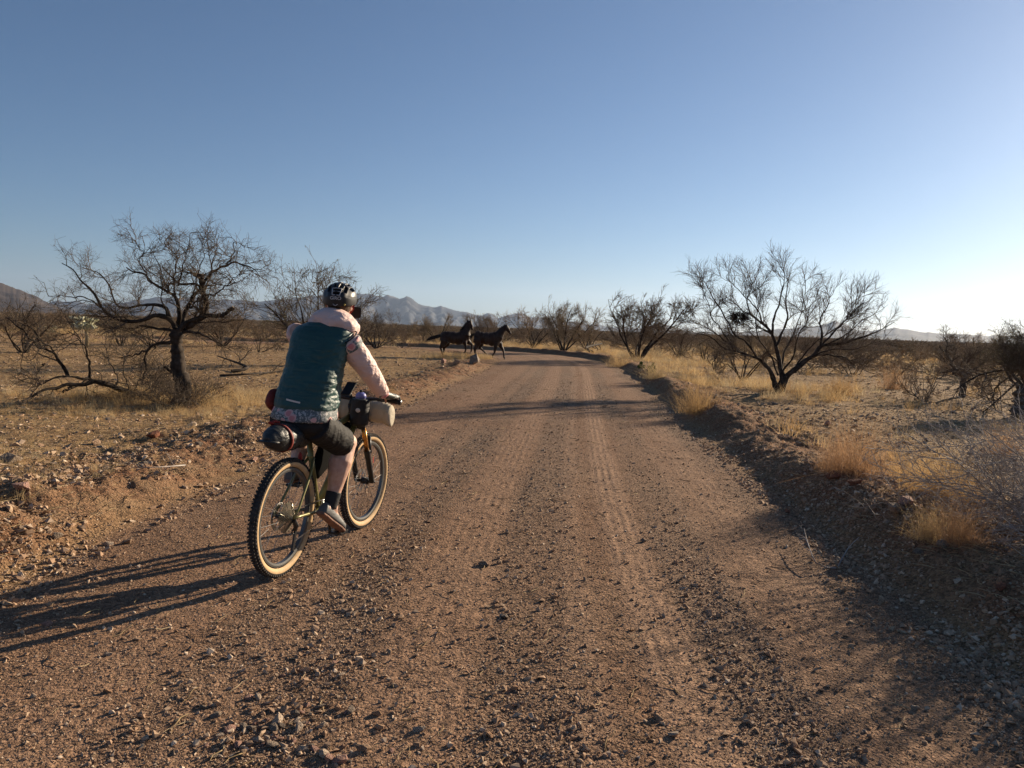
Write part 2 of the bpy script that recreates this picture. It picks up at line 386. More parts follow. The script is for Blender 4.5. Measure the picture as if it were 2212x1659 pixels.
def build_ground():
    A = np.concatenate([np.arange(-42, 42.01, .17), np.arange(45, 318, 3)]) * np.pi / 180     # azimuth from +Y
    r = [.3]
    while r[-1] < 1.8: r.append(r[-1] * 1.08)
    while r[-1] < 62: r.append(r[-1] * 1.0048)
    while r[-1] < 240: r.append(r[-1] * 1.02)
    while r[-1] < 9500: r.append(r[-1] * 1.09)
    r = np.array(r); nr, na = len(r), len(A)
    X = (r[:, None] * np.sin(A)[None]).ravel(); Y = (r[:, None] * np.cos(A)[None]).ravel()
    X = np.concatenate([X, [0.]]); Y = np.concatenate([Y, [0.]])
    d, s = road_ds(X, Y); Z = terrain(X, Y, True, (d, s))
    V = np.stack([X, Y, Z], 1)
    i = np.arange(nr - 1)[:, None] * na; j = np.arange(na)[None]; j2 = (j + 1) % na
    Q = np.stack([i + j, i + j2, i + na + j2, i + na + j], -1).reshape(-1, 4)[:, ::-1]
    T = np.array([[k, (k + 1) % na, nr * na] for k in range(na)])
    R_ = np.hypot(X, Y)
    near = 1 - sstep(90, 130, R_)
    road = (1 - sstep(HW - .25, HW + .2, np.abs(d) + .3 * vn(s * 1.3, d * 2, 71))) * near
    bm = sstep(HW - .1, HW + .3, np.abs(d)) * (1 - sstep(HW + 1.0, HW + 2.1, np.abs(d) + .8 * fbm(X * .8, Y * .8, 2, 73))) * near
    att = {'d': d, 's': s, 'road': road, 'berm': bm, 'grav': grav_mask(d, s) * near, 'track': track_mask(d, s) * near}
    def sub(name, mask, tri, label_):
        q = Q[mask]; used = np.unique(np.concatenate([q.ravel(), T.ravel()]) if tri else q.ravel())
        remap = np.full(len(V), -1); remap[used] = np.arange(len(used))
        F = [remap[q]] + ([remap[T]] if tri else [])
        me = raw_mesh(name, V[used], F, True)
        for k, a in att.items():
            at = me.attributes.new(k, 'FLOAT', 'POINT'); at.data.foreach_set('value', a[used].astype(np.float32))
        tag(link(name, me, EARTH), label_, None, None, 'structure')
    cd = np.abs(d[Q].mean(1)); cR = R_[Q].mean(1); cdS = d[Q].mean(1)
    isroad = (cd < HW) & (cR < 125); isb = (cd >= HW) & (cd < HW + 1.3) & (cR < 125)
    sub('road', isroad, True, 'red-brown graded gravel road curving left in the distance')
    sub('road_berm', isb & (cdS > 0), False, 'shaded earth berm along the right edge of the road')
    sub('road_berm', isb & (cdS <= 0), False, 'sunlit stony earth berm along the left edge of the road')
    sub('ground', ~(isroad | isb), False, 'tan desert ground with dry litter reaching the horizon')
build_ground()

# ------------------------------------------------------------------ mountains
def az_el(u, v):
    d = ray(u, v); return math.atan2(d[0], d[1]), math.atan2(d[2], math.hypot(d[0], d[1]))
def mountain(name, pts, dist, foot, back, cols, label, seed, base_z=0, amp=.5, freq=.006):
    ae = np.array([az_el(u * .8848, v * .8848) for u, v in pts]); az = np.linspace(ae[0, 0], ae[-1, 0], 420)
    el = np.interp(az, ae[:, 0], ae[:, 1]); ridge = CAM_H + dist * np.tan(el)
    ridge = ridge + (dist * .0016) * fbm(az * 160, az * 0 + seed, 4, seed)
    K = 70; t = np.linspace(0, 1, K)
    V = np.zeros((K, len(az), 3))
    for k, tt in enumerate(t):
        if tt < .7:
            q = tt / .7; rr = dist - foot * (1 - q); prof = q ** 1.5
        else:
            q = (tt - .7) / .3; rr = dist + back * q; prof = (1 - q) ** 1.2
        x = rr * np.sin(az); y = rr * np.cos(az)
        rid = 1 - np.abs(2 * fbm(x * freq, y * freq, 5, seed))          # ridged spurs
        rid2 = np.abs(vn(az * 70 + .4 * vn(x * freq, y * freq, seed + 9), az * 0 + tt * 1.5, seed + 3))
        m = 4 * prof * (1 - prof)
        hgt = (ridge - base_z) * np.clip(prof - amp * m * (.95 - rid) * .9 - amp * .55 * m * rid2, 0, 1)
        V[k, :, 0] = x; V[k, :, 1] = y; V[k, :, 2] = base_z + hgt - 2 * (1 - prof) ** 4
    n = len(az); i = np.arange(K - 1)[:, None] * n; j = np.arange(n - 1)[None]
    Q = np.stack([i + j, i + j + 1, i + n + j + 1, i + n + j], -1).reshape(-1, 4)
    me = raw_mesh(name, V.reshape(-1, 3), [Q], True)
    tag(link(name, me, ramp_mat(name + '_rock', cols, 'noise', scale=.012)), label, None, None, 'structure')
mc = [(.035, .042, .055), (.06, .062, .068), (.12, .11, .10)]
mountain('mountain', [(-330, 780), (60, 745), (126, 737), (142, 732), (163, 735), (182, 734), (199, 738), (225, 741), (300, 738), (331, 733), (391, 722), (425, 727), (464, 724), (510, 731), (563, 730), (620, 735), (700, 729), (760, 722), (820, 716), (873, 715), (905, 717), (922, 723), (932, 722), (946, 717.5), (958, 721), (975, 728), (993, 721.5), (1006, 727), (1018, 737), (1031, 745), (1050, 746), (1076, 746), (1093, 752), (1110, 758), (1140, 761), (1158, 767), (1175, 770), (1193, 763), (1203, 765), (1215, 775), (1245, 768), (1268, 764), (1285, 771), (1317, 775), (1340, 777), (1370, 781), (1414, 789), (1485, 797), (1560, 802), (1700, 812)], 5200, 1500, 900, mc, 'blue-grey mountain range with twin peaks right of the rider', 3, freq=.005, amp=.8)
mountain('hill', [(-500, 640), (-200, 665), (-60, 678), (0, 691), (50, 706), (90, 724), (116, 738), (140, 748), (180, 760)], 1900, 700, 500, [(.045, .036, .034), (.08, .062, .052)], 'dark brown hill sloping down at the left edge', 5, amp=.3)
mountain('hill', [(1560, 803), (1588, 797), (1600, 792), (1611, 789), (1622, 791), (1641, 797), (1665, 804), (1688, 809), (1730, 815)], 1700, 300, 250, [(.04, .04, .042), (.065, .06, .055)], 'small dark cone hill left of the large bare tree', 6, amp=.2)
mountain('hill', [(1760, 812), (1850, 808), (1916, 803), (1960, 799), (1999, 796), (2022, 790), (2039, 783), (2050, 786), (2065, 793), (2098, 806), (2125, 809), (2150, 803), (2188, 800), (2231, 808), (2270, 811), (2330, 816), (2400, 818.5), (2496, 819), (2700, 822), (3000, 800)], 3600, 900, 600, [(.04, .045, .055), (.075, .07, .068)], 'long low blue ridge behind the large bare tree on the right', 8, amp=.25, freq=.004)

# ------------------------------------------------------------------ haze
def build_haze():
    mb = MB(); mb.box((0, 0, 274), (24000, 24000, 552)); o = mb.build('haze', None)
    m = bpy.data.materials.new('haze'); m.use_nodes = True; n = m.node_tree
    for q in list(n.nodes):
        if q.type == 'BSDF_PRINCIPLED': n.nodes.remove(q)
    v = n.nodes.new('ShaderNodeVolumePrincipled'); v.inputs['Color'].default_value = (.56, .72, 1.0, 1); v.inputs['Density'].default_value = HAZE
    v.inputs['Anisotropy'].default_value = .35
    n.links.new(v.outputs[0], n.nodes['Material Output'].inputs['Volume'])
    o.data.materials.append(m); tag(o, 'thin blue haze over the desert plain', None, None, 'stuff')
HAZE = 6.8e-5
build_haze()

# ------------------------------------------------------------------ branching plants
BARK = ramp_mat('dark_bark', [(.022, .017, .013), (.045, .034, .026), (.075, .058, .045)], 'noise', scale=9, bump=.9)
BARK2 = ramp_mat('grey_bark', [(.07, .055, .042), (.11, .09, .07), (.16, .135, .11)], 'noise', scale=9, bump=.6)
TWIG = ramp_mat('twig', [(.075, .055, .04), (.12, .09, .065), (.17, .135, .10)], 'noise', scale=2.5)
SCRUB = ramp_mat('scrub_twig', [(.20, .15, .105), (.28, .21, .145), (.33, .265, .175), (.38, .29, .20)], 'random', trans=.4)
PALETWIG = ramp_mat('pale_twig', [(.26, .22, .20), (.36, .32, .29), (.46, .42, .38)], 'noise', scale=5)
LEAF = ramp_mat('small_leaf', [(.10, .11, .05), (.15, .14, .07), (.20, .18, .09)], 'noise', scale=3, trans=.3)
CUTWOOD = mat('pale_wood', (.34, .26, .17), .9, noise=20)

def nrm(v): return v / (np.linalg.norm(v, axis=-1, keepdims=True) + 1e-9)
def tubes(mb, P, R, n, rg):
    N, K = R.shape
    T = nrm(np.gradient(P, axis=1)); ref = nrm(rg.normal(size=(N, 1, 3)))
    ref = nrm(np.cross(T.mean(1, keepdims=True), ref))
    U = nrm(ref - (ref * T).sum(-1, keepdims=True) * T); W = np.cross(T, U)
    a = np.linspace(0, 2 * np.pi, n, endpoint=False)
    V = P[:, :, None, :] + R[:, :, None, None] * (np.cos(a)[None, None, :, None] * U[:, :, None, :] + np.sin(a)[None, None, :, None] * W[:, :, None, :])
    b = (np.arange(N) * K * n)[:, None, None]; k = (np.arange(K - 1) * n)[None, :, None]; i = np.arange(n)[None, None]; j = (i + 1) % n
    Q = np.stack([b + k + i, b + k + j, b + k + n + j, b + k + n + i], -1).reshape(-1, 4)
    mb.add(V.reshape(-1, 3), Q)
def grow(P, R, per, L, ang, wig, trop, K, rg, rmin=.002, t0=.2, lv=.4, rfac=.6, taper=.35, weight=None):
    """children on every parent polyline"""
    N = len(P); plen = np.linalg.norm(np.diff(P, axis=1), axis=2).sum(1)
    cnt = rg.poisson(per * (plen / plen.mean() if weight is None else 1), N) if per > 1 else (rg.random(N) < per).astype(int)
    idx = np.repeat(np.arange(N), cnt); M = len(idx)
    if M == 0: return None
    t = t0 + (1 - t0) * rg.random(M) ** .85; kk = t * (P.shape[1] - 1); k0 = np.minimum(kk.astype(int), P.shape[1] - 2); f = (kk - k0)[:, None]
    p = P[idx, k0] * (1 - f) + P[idx, k0 + 1] * f; T = nrm(P[idx, k0 + 1] - P[idx, k0]); r0 = R[idx, k0] * (1 - f[:, 0]) + R[idx, k0 + 1] * f[:, 0]
    perp = rg.normal(size=(M, 3)); perp = nrm(perp - (perp * T).sum(1, keepdims=True) * T)
    a = ang * (.65 + .7 * rg.random(M))[:, None]; D = nrm(np.cos(a) * T + np.sin(a) * perp)
    ln = L * (1 - lv + 2 * lv * rg.random(M)) * (1.15 - .5 * t); seg = (ln / (K - 1))[:, None]
    out = [p]; tr = np.asarray(trop, float)
    for q in range(K - 1):
        D = nrm(D + wig * rg.normal(size=(M, 3)) + tr * (q / K + .3)); out.append(out[-1] + D * seg)
    PP = np.stack(out, 1); rs = np.maximum(r0 * rfac * (.7 + .5 * rg.random(M)), rmin)
    RR = rs[:, None] * np.linspace(1, taper, K)[None]; RR = np.maximum(RR, rmin * .6)
    return PP, RR
def resample(pts, K):
    P = np.array(pts, float); C = P[:, :3]
    out = []
    for i in range(len(C) - 1):
        p0 = C[max(i - 1, 0)]; p1 = C[i]; p2 = C[i + 1]; p3 = C[min(i + 2, len(C) - 1)]
        for t in np.linspace(0, 1, 8, endpoint=False):
            out.append(.5 * ((2 * p1) + (-p0 + p2) * t + (2 * p0 - 5 * p1 + 4 * p2 - p3) * t * t + (-p0 + 3 * p1 - 3 * p2 + p3) * t ** 3))
    out = np.array(out + [C[-1]]); d = np.concatenate([[0], np.cumsum(np.linalg.norm(np.diff(out, axis=0), axis=1))])
    u = np.linspace(0, d[-1], K); return np.stack([np.interp(u, d, out[:, c]) for c in range(3)], 1)
def leaves(mb, P, rg, n, size):
    """tiny leaf quads at twig ends"""
    N, K, _ = P.shape; i = rg.integers(0, N, n); k = rg.integers(1, K, n); c = P[i, k] + rg.normal(size=(n, 3)) * .02
    u = nrm(rg.normal(size=(n, 3))) * size * (.6 + .8 * rg.random((n, 1))); v = nrm(np.cross(u, rg.normal(size=(n, 3)))) * size * .35
    V = np.stack([c - u, c - v, c + u, c + v], 1).reshape(-1, 3); mb.add(V, np.arange(4 * n).reshape(-1, 4))

def limb_tree(limbs, rg, origin, twig_len=.9, levels=(7, 7, 5), lens=(1.0, .5, .26), trop=(0, 0, .06), rmin=.0035, ang=.8, leaf=0, thick=.8):
    """trunk MB, crown MB from traced limbs [(pts, r0, r1, kids)] (world points), relative to origin"""
    tr = MB(); cr = MB(); K = 14; limbs = [(l[0], l[1] * thick, l[2] * thick, l[3]) for l in limbs]
    P = np.stack([resample(l[0], K) for l in limbs]) - origin
    P[:, 1:-1] += rg.normal(size=P[:, 1:-1].shape) * .012
    R = np.array([np.linspace(0, 1, K) ** .8 * (l[2] - l[1]) + l[1] for l in limbs]); R *= 1 + .08 * rg.normal(size=R.shape)
    kid = np.array([l[3] for l in limbs], bool)
    P2, R2 = np.stack([resample(q, 40) for q in P]), np.stack([np.interp(np.linspace(0, 1, 40), np.linspace(0, 1, K), q) for q in R]); R2 *= 1 + .09 * rg.normal(size=R2.shape)
    tubes(tr, P2, R2, 10, rg)
    v_ = tr.V[0]; v_ += (vn3(v_ * np.array([22, 22, 7]), 4) * .22)[:, None] * np.minimum(.06, .25 * np.repeat(R2.ravel(), 10))[:, None] * nrm(v_ - np.repeat(P2.reshape(-1, 3), 10, 0))
    a = grow(P[kid], R[kid], levels[0], lens[0], ang, .20, trop, 8, rg, rmin * 2.4, .22, rfac=.5)
    tubes(cr, *a, 5, rg)
    mb2 = grow(*a, levels[1], lens[1], ang * .95, .2, trop, 6, rg, rmin * 1.3, .12, rfac=.55); tubes(cr, *mb2, 4, rg)
    m3 = grow(*mb2, levels[2], lens[2], ang, .2, trop, 4, rg, rmin * .8, .1, rfac=.6); tubes(cr, *m3, 3, rg)
    lf = None
    if leaf: lf = MB(); leaves(lf, m3[0], rg, leaf, .016)
    return tr, cr, lf
def vase_tree(rg, h=3.0, spread=1.0, stems=5, r0=.07, lean=(.25, .95), lv=((7, .9), (6, .45), (4, .22)), trop=.10, wig=.16, rmin=.006, leaf=0, base=.12):
    """multi-stem thorn tree: stems rise from one foot and arch outwards"""
    K = 10; n = stems; az = np.linspace(0, 2 * np.pi, n, endpoint=False) + rg.normal(size=n) * .35
    tilt = rg.uniform(lean[0], lean[1], n) * spread; L = h * rg.uniform(.8, 1.15, n) / np.maximum(np.cos(tilt * .75), .5)
    p = np.stack([np.cos(az) * base * rg.random(n), np.sin(az) * base * rg.random(n), np.full(n, -.08)], 1)
    D = np.stack([np.cos(az) * np.sin(tilt), np.sin(az) * np.sin(tilt), np.cos(tilt)], 1); out = [p]
    for q in range(K - 1):
        D = nrm(D + wig * rg.normal(size=(n, 3)) * .8 + np.array([0, 0, trop * .4])); out.append(out[-1] + D * (L / (K - 1))[:, None] * .86)
    P = np.stack(out, 1); R = r0 * rg.uniform(.6, 1.1, n)[:, None] * np.linspace(1, .18, K)[None]
    tr = MB(); cr = MB(); tubes(tr, P, R, 7, rg); lvl = (P, R); last = None
    for i, (per, ln) in enumerate(lv):
        lvl = grow(*lvl, per, ln * h / 3, .72, wig, (0, 0, trop), (7, 5, 4)[min(i, 2)], rg, (rmin * 1.8, rmin * 1.2, rmin)[min(i, 2)], (.25, .12, .1)[min(i, 2)], rfac=.55)
        tubes(cr, *lvl, (5, 4, 3)[min(i, 2)], rg)
    lf = None
    if leaf: lf = MB(); leaves(lf, lvl[0], rg, leaf, .03)
    return tr, cr, lf
def plant(name, parts, loc, label, cat, group=None, trunk=BARK, crown=TWIG, rz=0, names=('trunk', 'crown')):
    o = empty(name, loc, rz); tag(o, label, cat, group)
    tr, cr, lf = parts
    if isinstance(tr, MB): tr = tr.mesh('trunk', True); cr = cr.mesh('crown', True); lf = lf.mesh('leaves') if lf else None
    link(names[0], tr, trunk, o); link(names[1], cr, crown, o)
    if lf: tag(link('leaves', lf, LEAF, o), kind='stuff')
    return o
def copy_thing(o, loc, rz, scale, label, group=None, deep=True):
    c = o.copy(); COL.objects.link(c); c.location = loc; c.rotation_euler = (0, 0, rz); c.scale = (scale, scale, scale) if np.isscalar(scale) else scale
    c['label'] = label
    if group: c['group'] = group
    elif 'group' in c: del c['group']
    for ch in list(o.children):
        k = ch.copy(); COL.objects.link(k); k.parent = c
    return c

# --- the large dead-looking tree on the left (limbs in the coordinates of an enlarged view)
def cropper(x0, y0, k, depth):
    def f(pts, spread=.25, seed=0):
        rg = np.random.default_rng(seed + 100); out = []; y = depth + rg.normal() * .1; dy = rg.normal() * spread
        for i, (a, b) in enumerate(pts):
            out.append(pd((x0 + a / k) * .8848, (y0 + b / k) * .8848, y)); y += dy * math.hypot(*(np.array(pts[min(i + 1, len(pts) - 1)]) - np.array((a, b)))) / 300
        return np.array(out)
    return f
def left_tree():
    base = gpt(392, 872); D = base[1]; c = cropper(0, 500, 3.0157, D); rg = np.random.default_rng(5)
    T = [([(1340, 1500), (1345, 1300), (1312, 1150), (1300, 1000), (1300, 860)], .205, .14, False),
         ([(1285, 1500), (1305, 1400), (1335, 1250)], .10, .13, False), ([(1400, 1490), (1385, 1380), (1350, 1240)], .10, .12, False),
         ([(1300, 900), (1250, 780), (1130, 740), (1000, 790), (870, 780), (760, 740), (690, 680), (620, 560), (540, 480), (450, 370), (360, 305)], .075, .009, True),
         ([(1290, 880), (1190, 860), (1050, 830), (900, 850), (820, 840), (700, 860)], .045, .01, True),
         ([(1290, 850), (1240, 770), (1210, 690), (1120, 655), (950, 670), (830, 670), (780, 560), (700, 430), (600, 380), (500, 340)], .05, .008, True),
         ([(740, 740), (640, 640), (540, 620), (430, 635), (340, 645)], .018, .006, True),
         ([(690, 680), (560, 600), (460, 590), (350, 580), (250, 580)], .02, .006, True),
         ([(1300, 860), (1320, 760), (1310, 640), (1280, 580), (1200, 540), (1110, 480), (1050, 410), (950, 395), (890, 350)], .065, .014, True),
         ([(1320, 860), (1380, 700), (1430, 590), (1480, 520), (1430, 480), (1340, 490), (1240, 410), (1180, 350)], .06, .014, True),
         ([(1310, 880), (1400, 820), (1490, 770), (1530, 700), (1530, 620), (1500, 520), (1490, 400)], .085, .062, True),
         ([(1500, 500), (1550, 430), (1610, 370), (1700, 330), (1770, 310), (1860, 330), (1930, 360), (1970, 420)], .045, .007, True),
         ([(1310, 870), (1380, 800), (1480, 760), (1560, 750), (1680, 748)], .06, .05, True), ([(1670, 748), (1755, 675)], .045, .045, False),
         ([(1310, 900), (1370, 870), (1450, 880), (1560, 920), (1650, 980), (1740, 1030)], .045, .008, True),
         ([(1500, 570), (1600, 575), (1650, 540), (1700, 500), (1790, 470)], .03, .008, True),
         ([(1480, 540), (1420, 600), (1400, 680), (1440, 640), (1470, 590)], .03, .02, True),
         ([(1290, 960), (1190, 970), (1110, 985), (1060, 1030), (1040, 1150), (1015, 1310)], .05, .012, True),
         ([(1060, 1030), (950, 1065), (870, 1080), (800, 1080)], .025, .008, True),
         ([(1310, 1230), (1260, 1200), (1200, 1165)], .05, .03, False),
         ([(1290, 620), (1270, 480), (1285, 350), (1290, 250), (1200, 150), (1260, 60)], .025, .005, True),
         ([(1310, 500), (1350, 330), (1390, 200), (1415, 60)], .022, .005, True),
         ([(1570, 410), (1600, 260), (1620, 160), (1640, 80)], .02, .005, True), ([(1430, 600), (1470, 400), (1520, 250), (1490, 80)], .02, .005, True),
         ([(1100, 480), (1000, 300), (1030, 220), (960, 150), (920, 140)], .02, .005, True), ([(1700, 330), (1760, 220), (1770, 130), (1850, 180)], .016, .005, True),
         ([(1340, 880), (1500, 800), (1660, 800), (1800, 780), (1900, 750)], .03, .006, True), ([(1700, 500), (1780, 420), (1840, 390), (1940, 350)], .014, .004, True),
         ([(930, 790), (850, 760), (740, 755), (620, 750)], .018, .006, True), ([(1240, 780), (1180, 600), (1170, 420), (1120, 250), (1060, 170)], .022, .005, True)]
    L = [(c(p, .22 if r0 < .1 else .02, i), r0, r1, k) for i, (p, r0, r1, k) in enumerate(T)]
    parts = limb_tree(L, rg, base, levels=(7.5, 6.5, 4.5), lens=(.48, .36, .22), trop=(0, 0, .03), ang=.9, rmin=.0032, leaf=1500)
    o = plant('bare_tree', parts, base, 'large gnarled bare tree with thick dark trunk left of the cyclist', 'tree'); o.scale = (.91, .91, .90)
    m = MB(); e = c([(1755, 675)], 0, 99)[0] - base
    m2 = MB(); tip = L[13][0][-1] - base; prev = L[13][0][0] - base; dr = nrm(tip - prev)
    m2.chain([tip - dr * .004, tip + dr * .006], .043, 9); m2.build('sawn_end', CUTWOOD, o)
    # fallen, still attached to the ground beside it
    b2 = gpt(290, 858); D2 = b2[1]; tipd = gpt(50, 872)[1]
    def c2(pts, spread, seed):
        g = np.random.default_rng(seed + 100); dy = g.normal() * spread; out = []
        for i, (a, b) in enumerate(pts):
            dep = tipd + (D2 - tipd) * np.clip((a - 165) / 820, 0, 1.2) + dy * i * .5; q = pd(a / 3.0157 * .8848, (500 + b / 3.0157) * .8848, dep); q[2] = max(q[2], tz(q[0], q[1]) + .03); out.append(q)
        return np.array(out)
    T2 = [([(985, 1420), (930, 1375), (850, 1345), (700, 1305), (600, 1320), (430, 1340), (300, 1380), (210, 1420), (165, 1450)], .06, .014, False),
          ([(900, 1370), (700, 1300), (600, 1275), (500, 1262), (380, 1275), (300, 1320), (265, 1335)], .035, .01, True),
          ([(500, 1265), (440, 1170), (400, 1090), (300, 1050), (200, 960), (120, 890), (40, 830)], .035, .008, True),
          ([(660, 1285), (660, 1180), (630, 1060), (580, 980), (500, 930)], .025, .006, True), ([(300, 1050), (270, 950), (200, 880), (170, 800)], .018, .006, True),
          ([(560, 1320), (500, 1350), (470, 1385)], .02, .008, False), ([(480, 1330), (400, 1360), (360, 1400)], .016, .006, False), ([(400, 1090), (370, 1040), (280, 1040), (170, 1020)], .012, .005, True),
          ([(850, 1345), (860, 1250), (800, 1150), (780, 1060)], .014, .005, True), ([(980, 1420), (1010, 1330), (1080, 1240), (1130, 1150)], .014, .004, True), ([(970, 1420), (930, 1300), (900, 1200), (930, 1090)], .013, .004, True), ([(990, 1420), (1100, 1350), (1180, 1260), (1250, 1170)], .012, .004, True), ([(330, 1170), (290, 1200), (275, 1245)], .014, .01, False)]
    L = [(c2(p, .12, i + 40), r0, r1, k) for i, (p, r0, r1, k) in enumerate(T2)]
    L = [(a_, b_ * 1.25, c_ * 1.25, d_) for a_, b_, c_, d_ in L]; parts = limb_tree(L, rg, b2, levels=(7, 6, 4.5), lens=(.6, .36, .2), trop=(0, 0, .03), ang=.9, rmin=.0038, leaf=700)
    plant('leaning_thorn_tree', parts, b2, 'low sprawling bare tree with a black limb lying along the ground at left', 'tree', names=('limb', 'twigs'))
def right_tree():
    base = gpt(1686, 848); D = base[1]; c = cropper(1800, 700, 3.0157, D); rg = np.random.default_rng(8)
    T = [([(312, 800), (330, 650), (310, 540), (280, 400), (250, 300), (180, 220), (80, 150), (0, 100), (-90, 20)], .12, .012, True),
         ([(318, 800), (350, 670), (430, 600), (520, 520), (600, 460), (650, 390), (760, 385), (900, 350), (1050, 300), (1150, 250), (1230, 200)], .13, .01, True),
         ([(300, 790), (250, 640), (200, 560), (130, 500), (0, 450), (-120, 420), (-220, 340), (-330, 300)], .10, .01, True),
         ([(520, 520), (620, 470), (760, 480), (850, 500), (890, 540)], .05, .02, True), ([(640, 400), (650, 300), (640, 180), (700, 60), (740, -60)], .05, .008, True),
         ([(650, 390), (750, 280), (850, 180), (950, 80), (1050, 10)], .04, .007, True), ([(280, 400), (340, 280), (380, 160), (360, 40), (380, -100), (400, -250)], .05, .008, True),
         ([(130, 500), (60, 380), (-50, 300), (-130, 150), (-230, -20), (-320, -180)], .05, .008, True), ([(0, 450), (-150, 330), (-260, 250), (-380, 200)], .04, .008, True),
         ([(250, 300), (265, 180), (300, 80), (330, -50), (350, -200), (300, -260)], .05, .008, True), ([(330, 620), (420, 480), (450, 350), (520, 200), (560, 60)], .04, .008, True),
         ([(-60, 430), (-130, 300), (-220, 180), (-260, 60), (-300, -60), (-350, -140)], .03, .007, True), ([(80, 150), (50, 30), (90, -90), (60, -200)], .03, .007, True),
         ([(430, 600), (500, 480), (620, 350), (800, 220), (900, 60), (960, -30)], .035, .007, True), ([(700, 380), (850, 300), (960, 200), (1080, 130), (1180, 60)], .03, .006, True),
         ([(300, 640), (240, 480), (150, 350), (120, 200), (160, 40), (150, -120)], .035, .007, True), ([(560, 490), (700, 430), (900, 420), (1050, 380), (1150, 340)], .03, .007, True),
         ([(360, 660), (330, 500), (420, 300), (480, 130), (520, -40), (500, -200)], .04, .007, True), ([(180, 220), (120, 80), (-20, -60), (-120, -180)], .03, .007, True)]
    L = [(c(p, .35 if i > 2 else .15, i + 70), r0, r1, k) for i, (p, r0, r1, k) in enumerate(T)]
    parts = limb_tree(L, rg, base, levels=(9, 7.5, 5), lens=(.74, .48, .27), trop=(0, 0, .09), ang=.5, rmin=.0038)
    o = plant('bare_tree', parts, base, 'large many-limbed bare tree right of the road before the sun glow', 'tree'); o.scale = (.92, .92, .90)
    # mistletoe clump in its left part
    m = MB(); cc = pd(1588, 668, D) - base; n = 420
    d = nrm(rg.normal(size=(n, 3))) * np.array([1.2, 1, .8]); rr = .30 * rg.random((n, 1)) ** .4; P = np.stack([cc + d * rr * .5, cc + d * rr, cc + d * rr * 1.15 + rg.normal(size=(n, 3)) * .04], 1)
    tubes(m, P, np.full((n, 3), .006), 3, rg); tag(m.build('mistletoe_clump', BARK, o), 'dense dark ball of twigs in the left limbs')
left_tree(); right_tree()

# --- multi-stem thorn trees at measured places (foot u, foot v, top v, label, prototype)
protos = []
def make_protos():
    for i in range(5):
        rg = np.random.default_rng(30 + i)
        tr, cr, lf = vase_tree(rg, 3.0, (.85, 1.0, 1.15, .9, 1.2)[i], (6, 7, 8, 5, 7)[i], .062, rmin=.0046, lv=((10, 1.0), (7.5, .55), (4.6, .3)), wig=.19, leaf=(0, 0, 0, 900, 0)[i])
        protos.append((tr.mesh('trunk', True), cr.mesh('crown', True), lf.mesh('leaves') if lf else None))
    for i in range(4):      # dense low scrub
        rg = np.random.default_rng(50 + i)
        tr, cr, lf = vase_tree(rg, 2.0, 1.2, 9, .03, (.2, 1.2), ((6, 1.0), (6, .5), (3.5, .3)), trop=.07, rmin=.009)
        protos.append((tr.mesh('trunk', True), cr.mesh('crown', True), None))
    for i in range(3):      # the same build with stouter twigs, for trees standing far off
        rg = np.random.default_rng(130 + i)
        tr, cr, lf = vase_tree(rg, 3.2, (1.0, .85, 1.1)[i], (8, 6, 9)[i], .075, rmin=.0095, lv=((9, 1.0), (6.5, .6), (3.6, .34)), wig=.19)
        protos.append((tr.mesh('trunk', True), cr.mesh('crown', True), None))
make_protos()
PH = []
for tr, cr, lf in protos:
    co = np.zeros(len(cr.vertices) * 3, np.float32); cr.vertices.foreach_get('co', co); co = co.reshape(-1, 3)
    PH.append((np.percentile(co[:, 2], 99.5), np.percentile(np.abs(co[:, 0]), 98)))
def place_tree(u, v, top, k, label, cat='tree', halfw=None, rz=None, name='thorn_tree', depth=None, crown=TWIG, group=None):
    p = gpt(u, v)
    if depth: p = pd(u, v, depth)
    z = tz(p[0], p[1]); h = pd(u, top, p[1])[2] - z; s = h / PH[k][0]; sx = s
    if halfw: sx = (halfw / FPX * p[1]) / PH[k][1]
    o = plant(name, protos[k], (p[0], p[1], z), label, cat, group, crown=crown, rz=random.uniform(0, 6.28) if rz is None else rz)
    o.scale = (sx, sx, s); return o
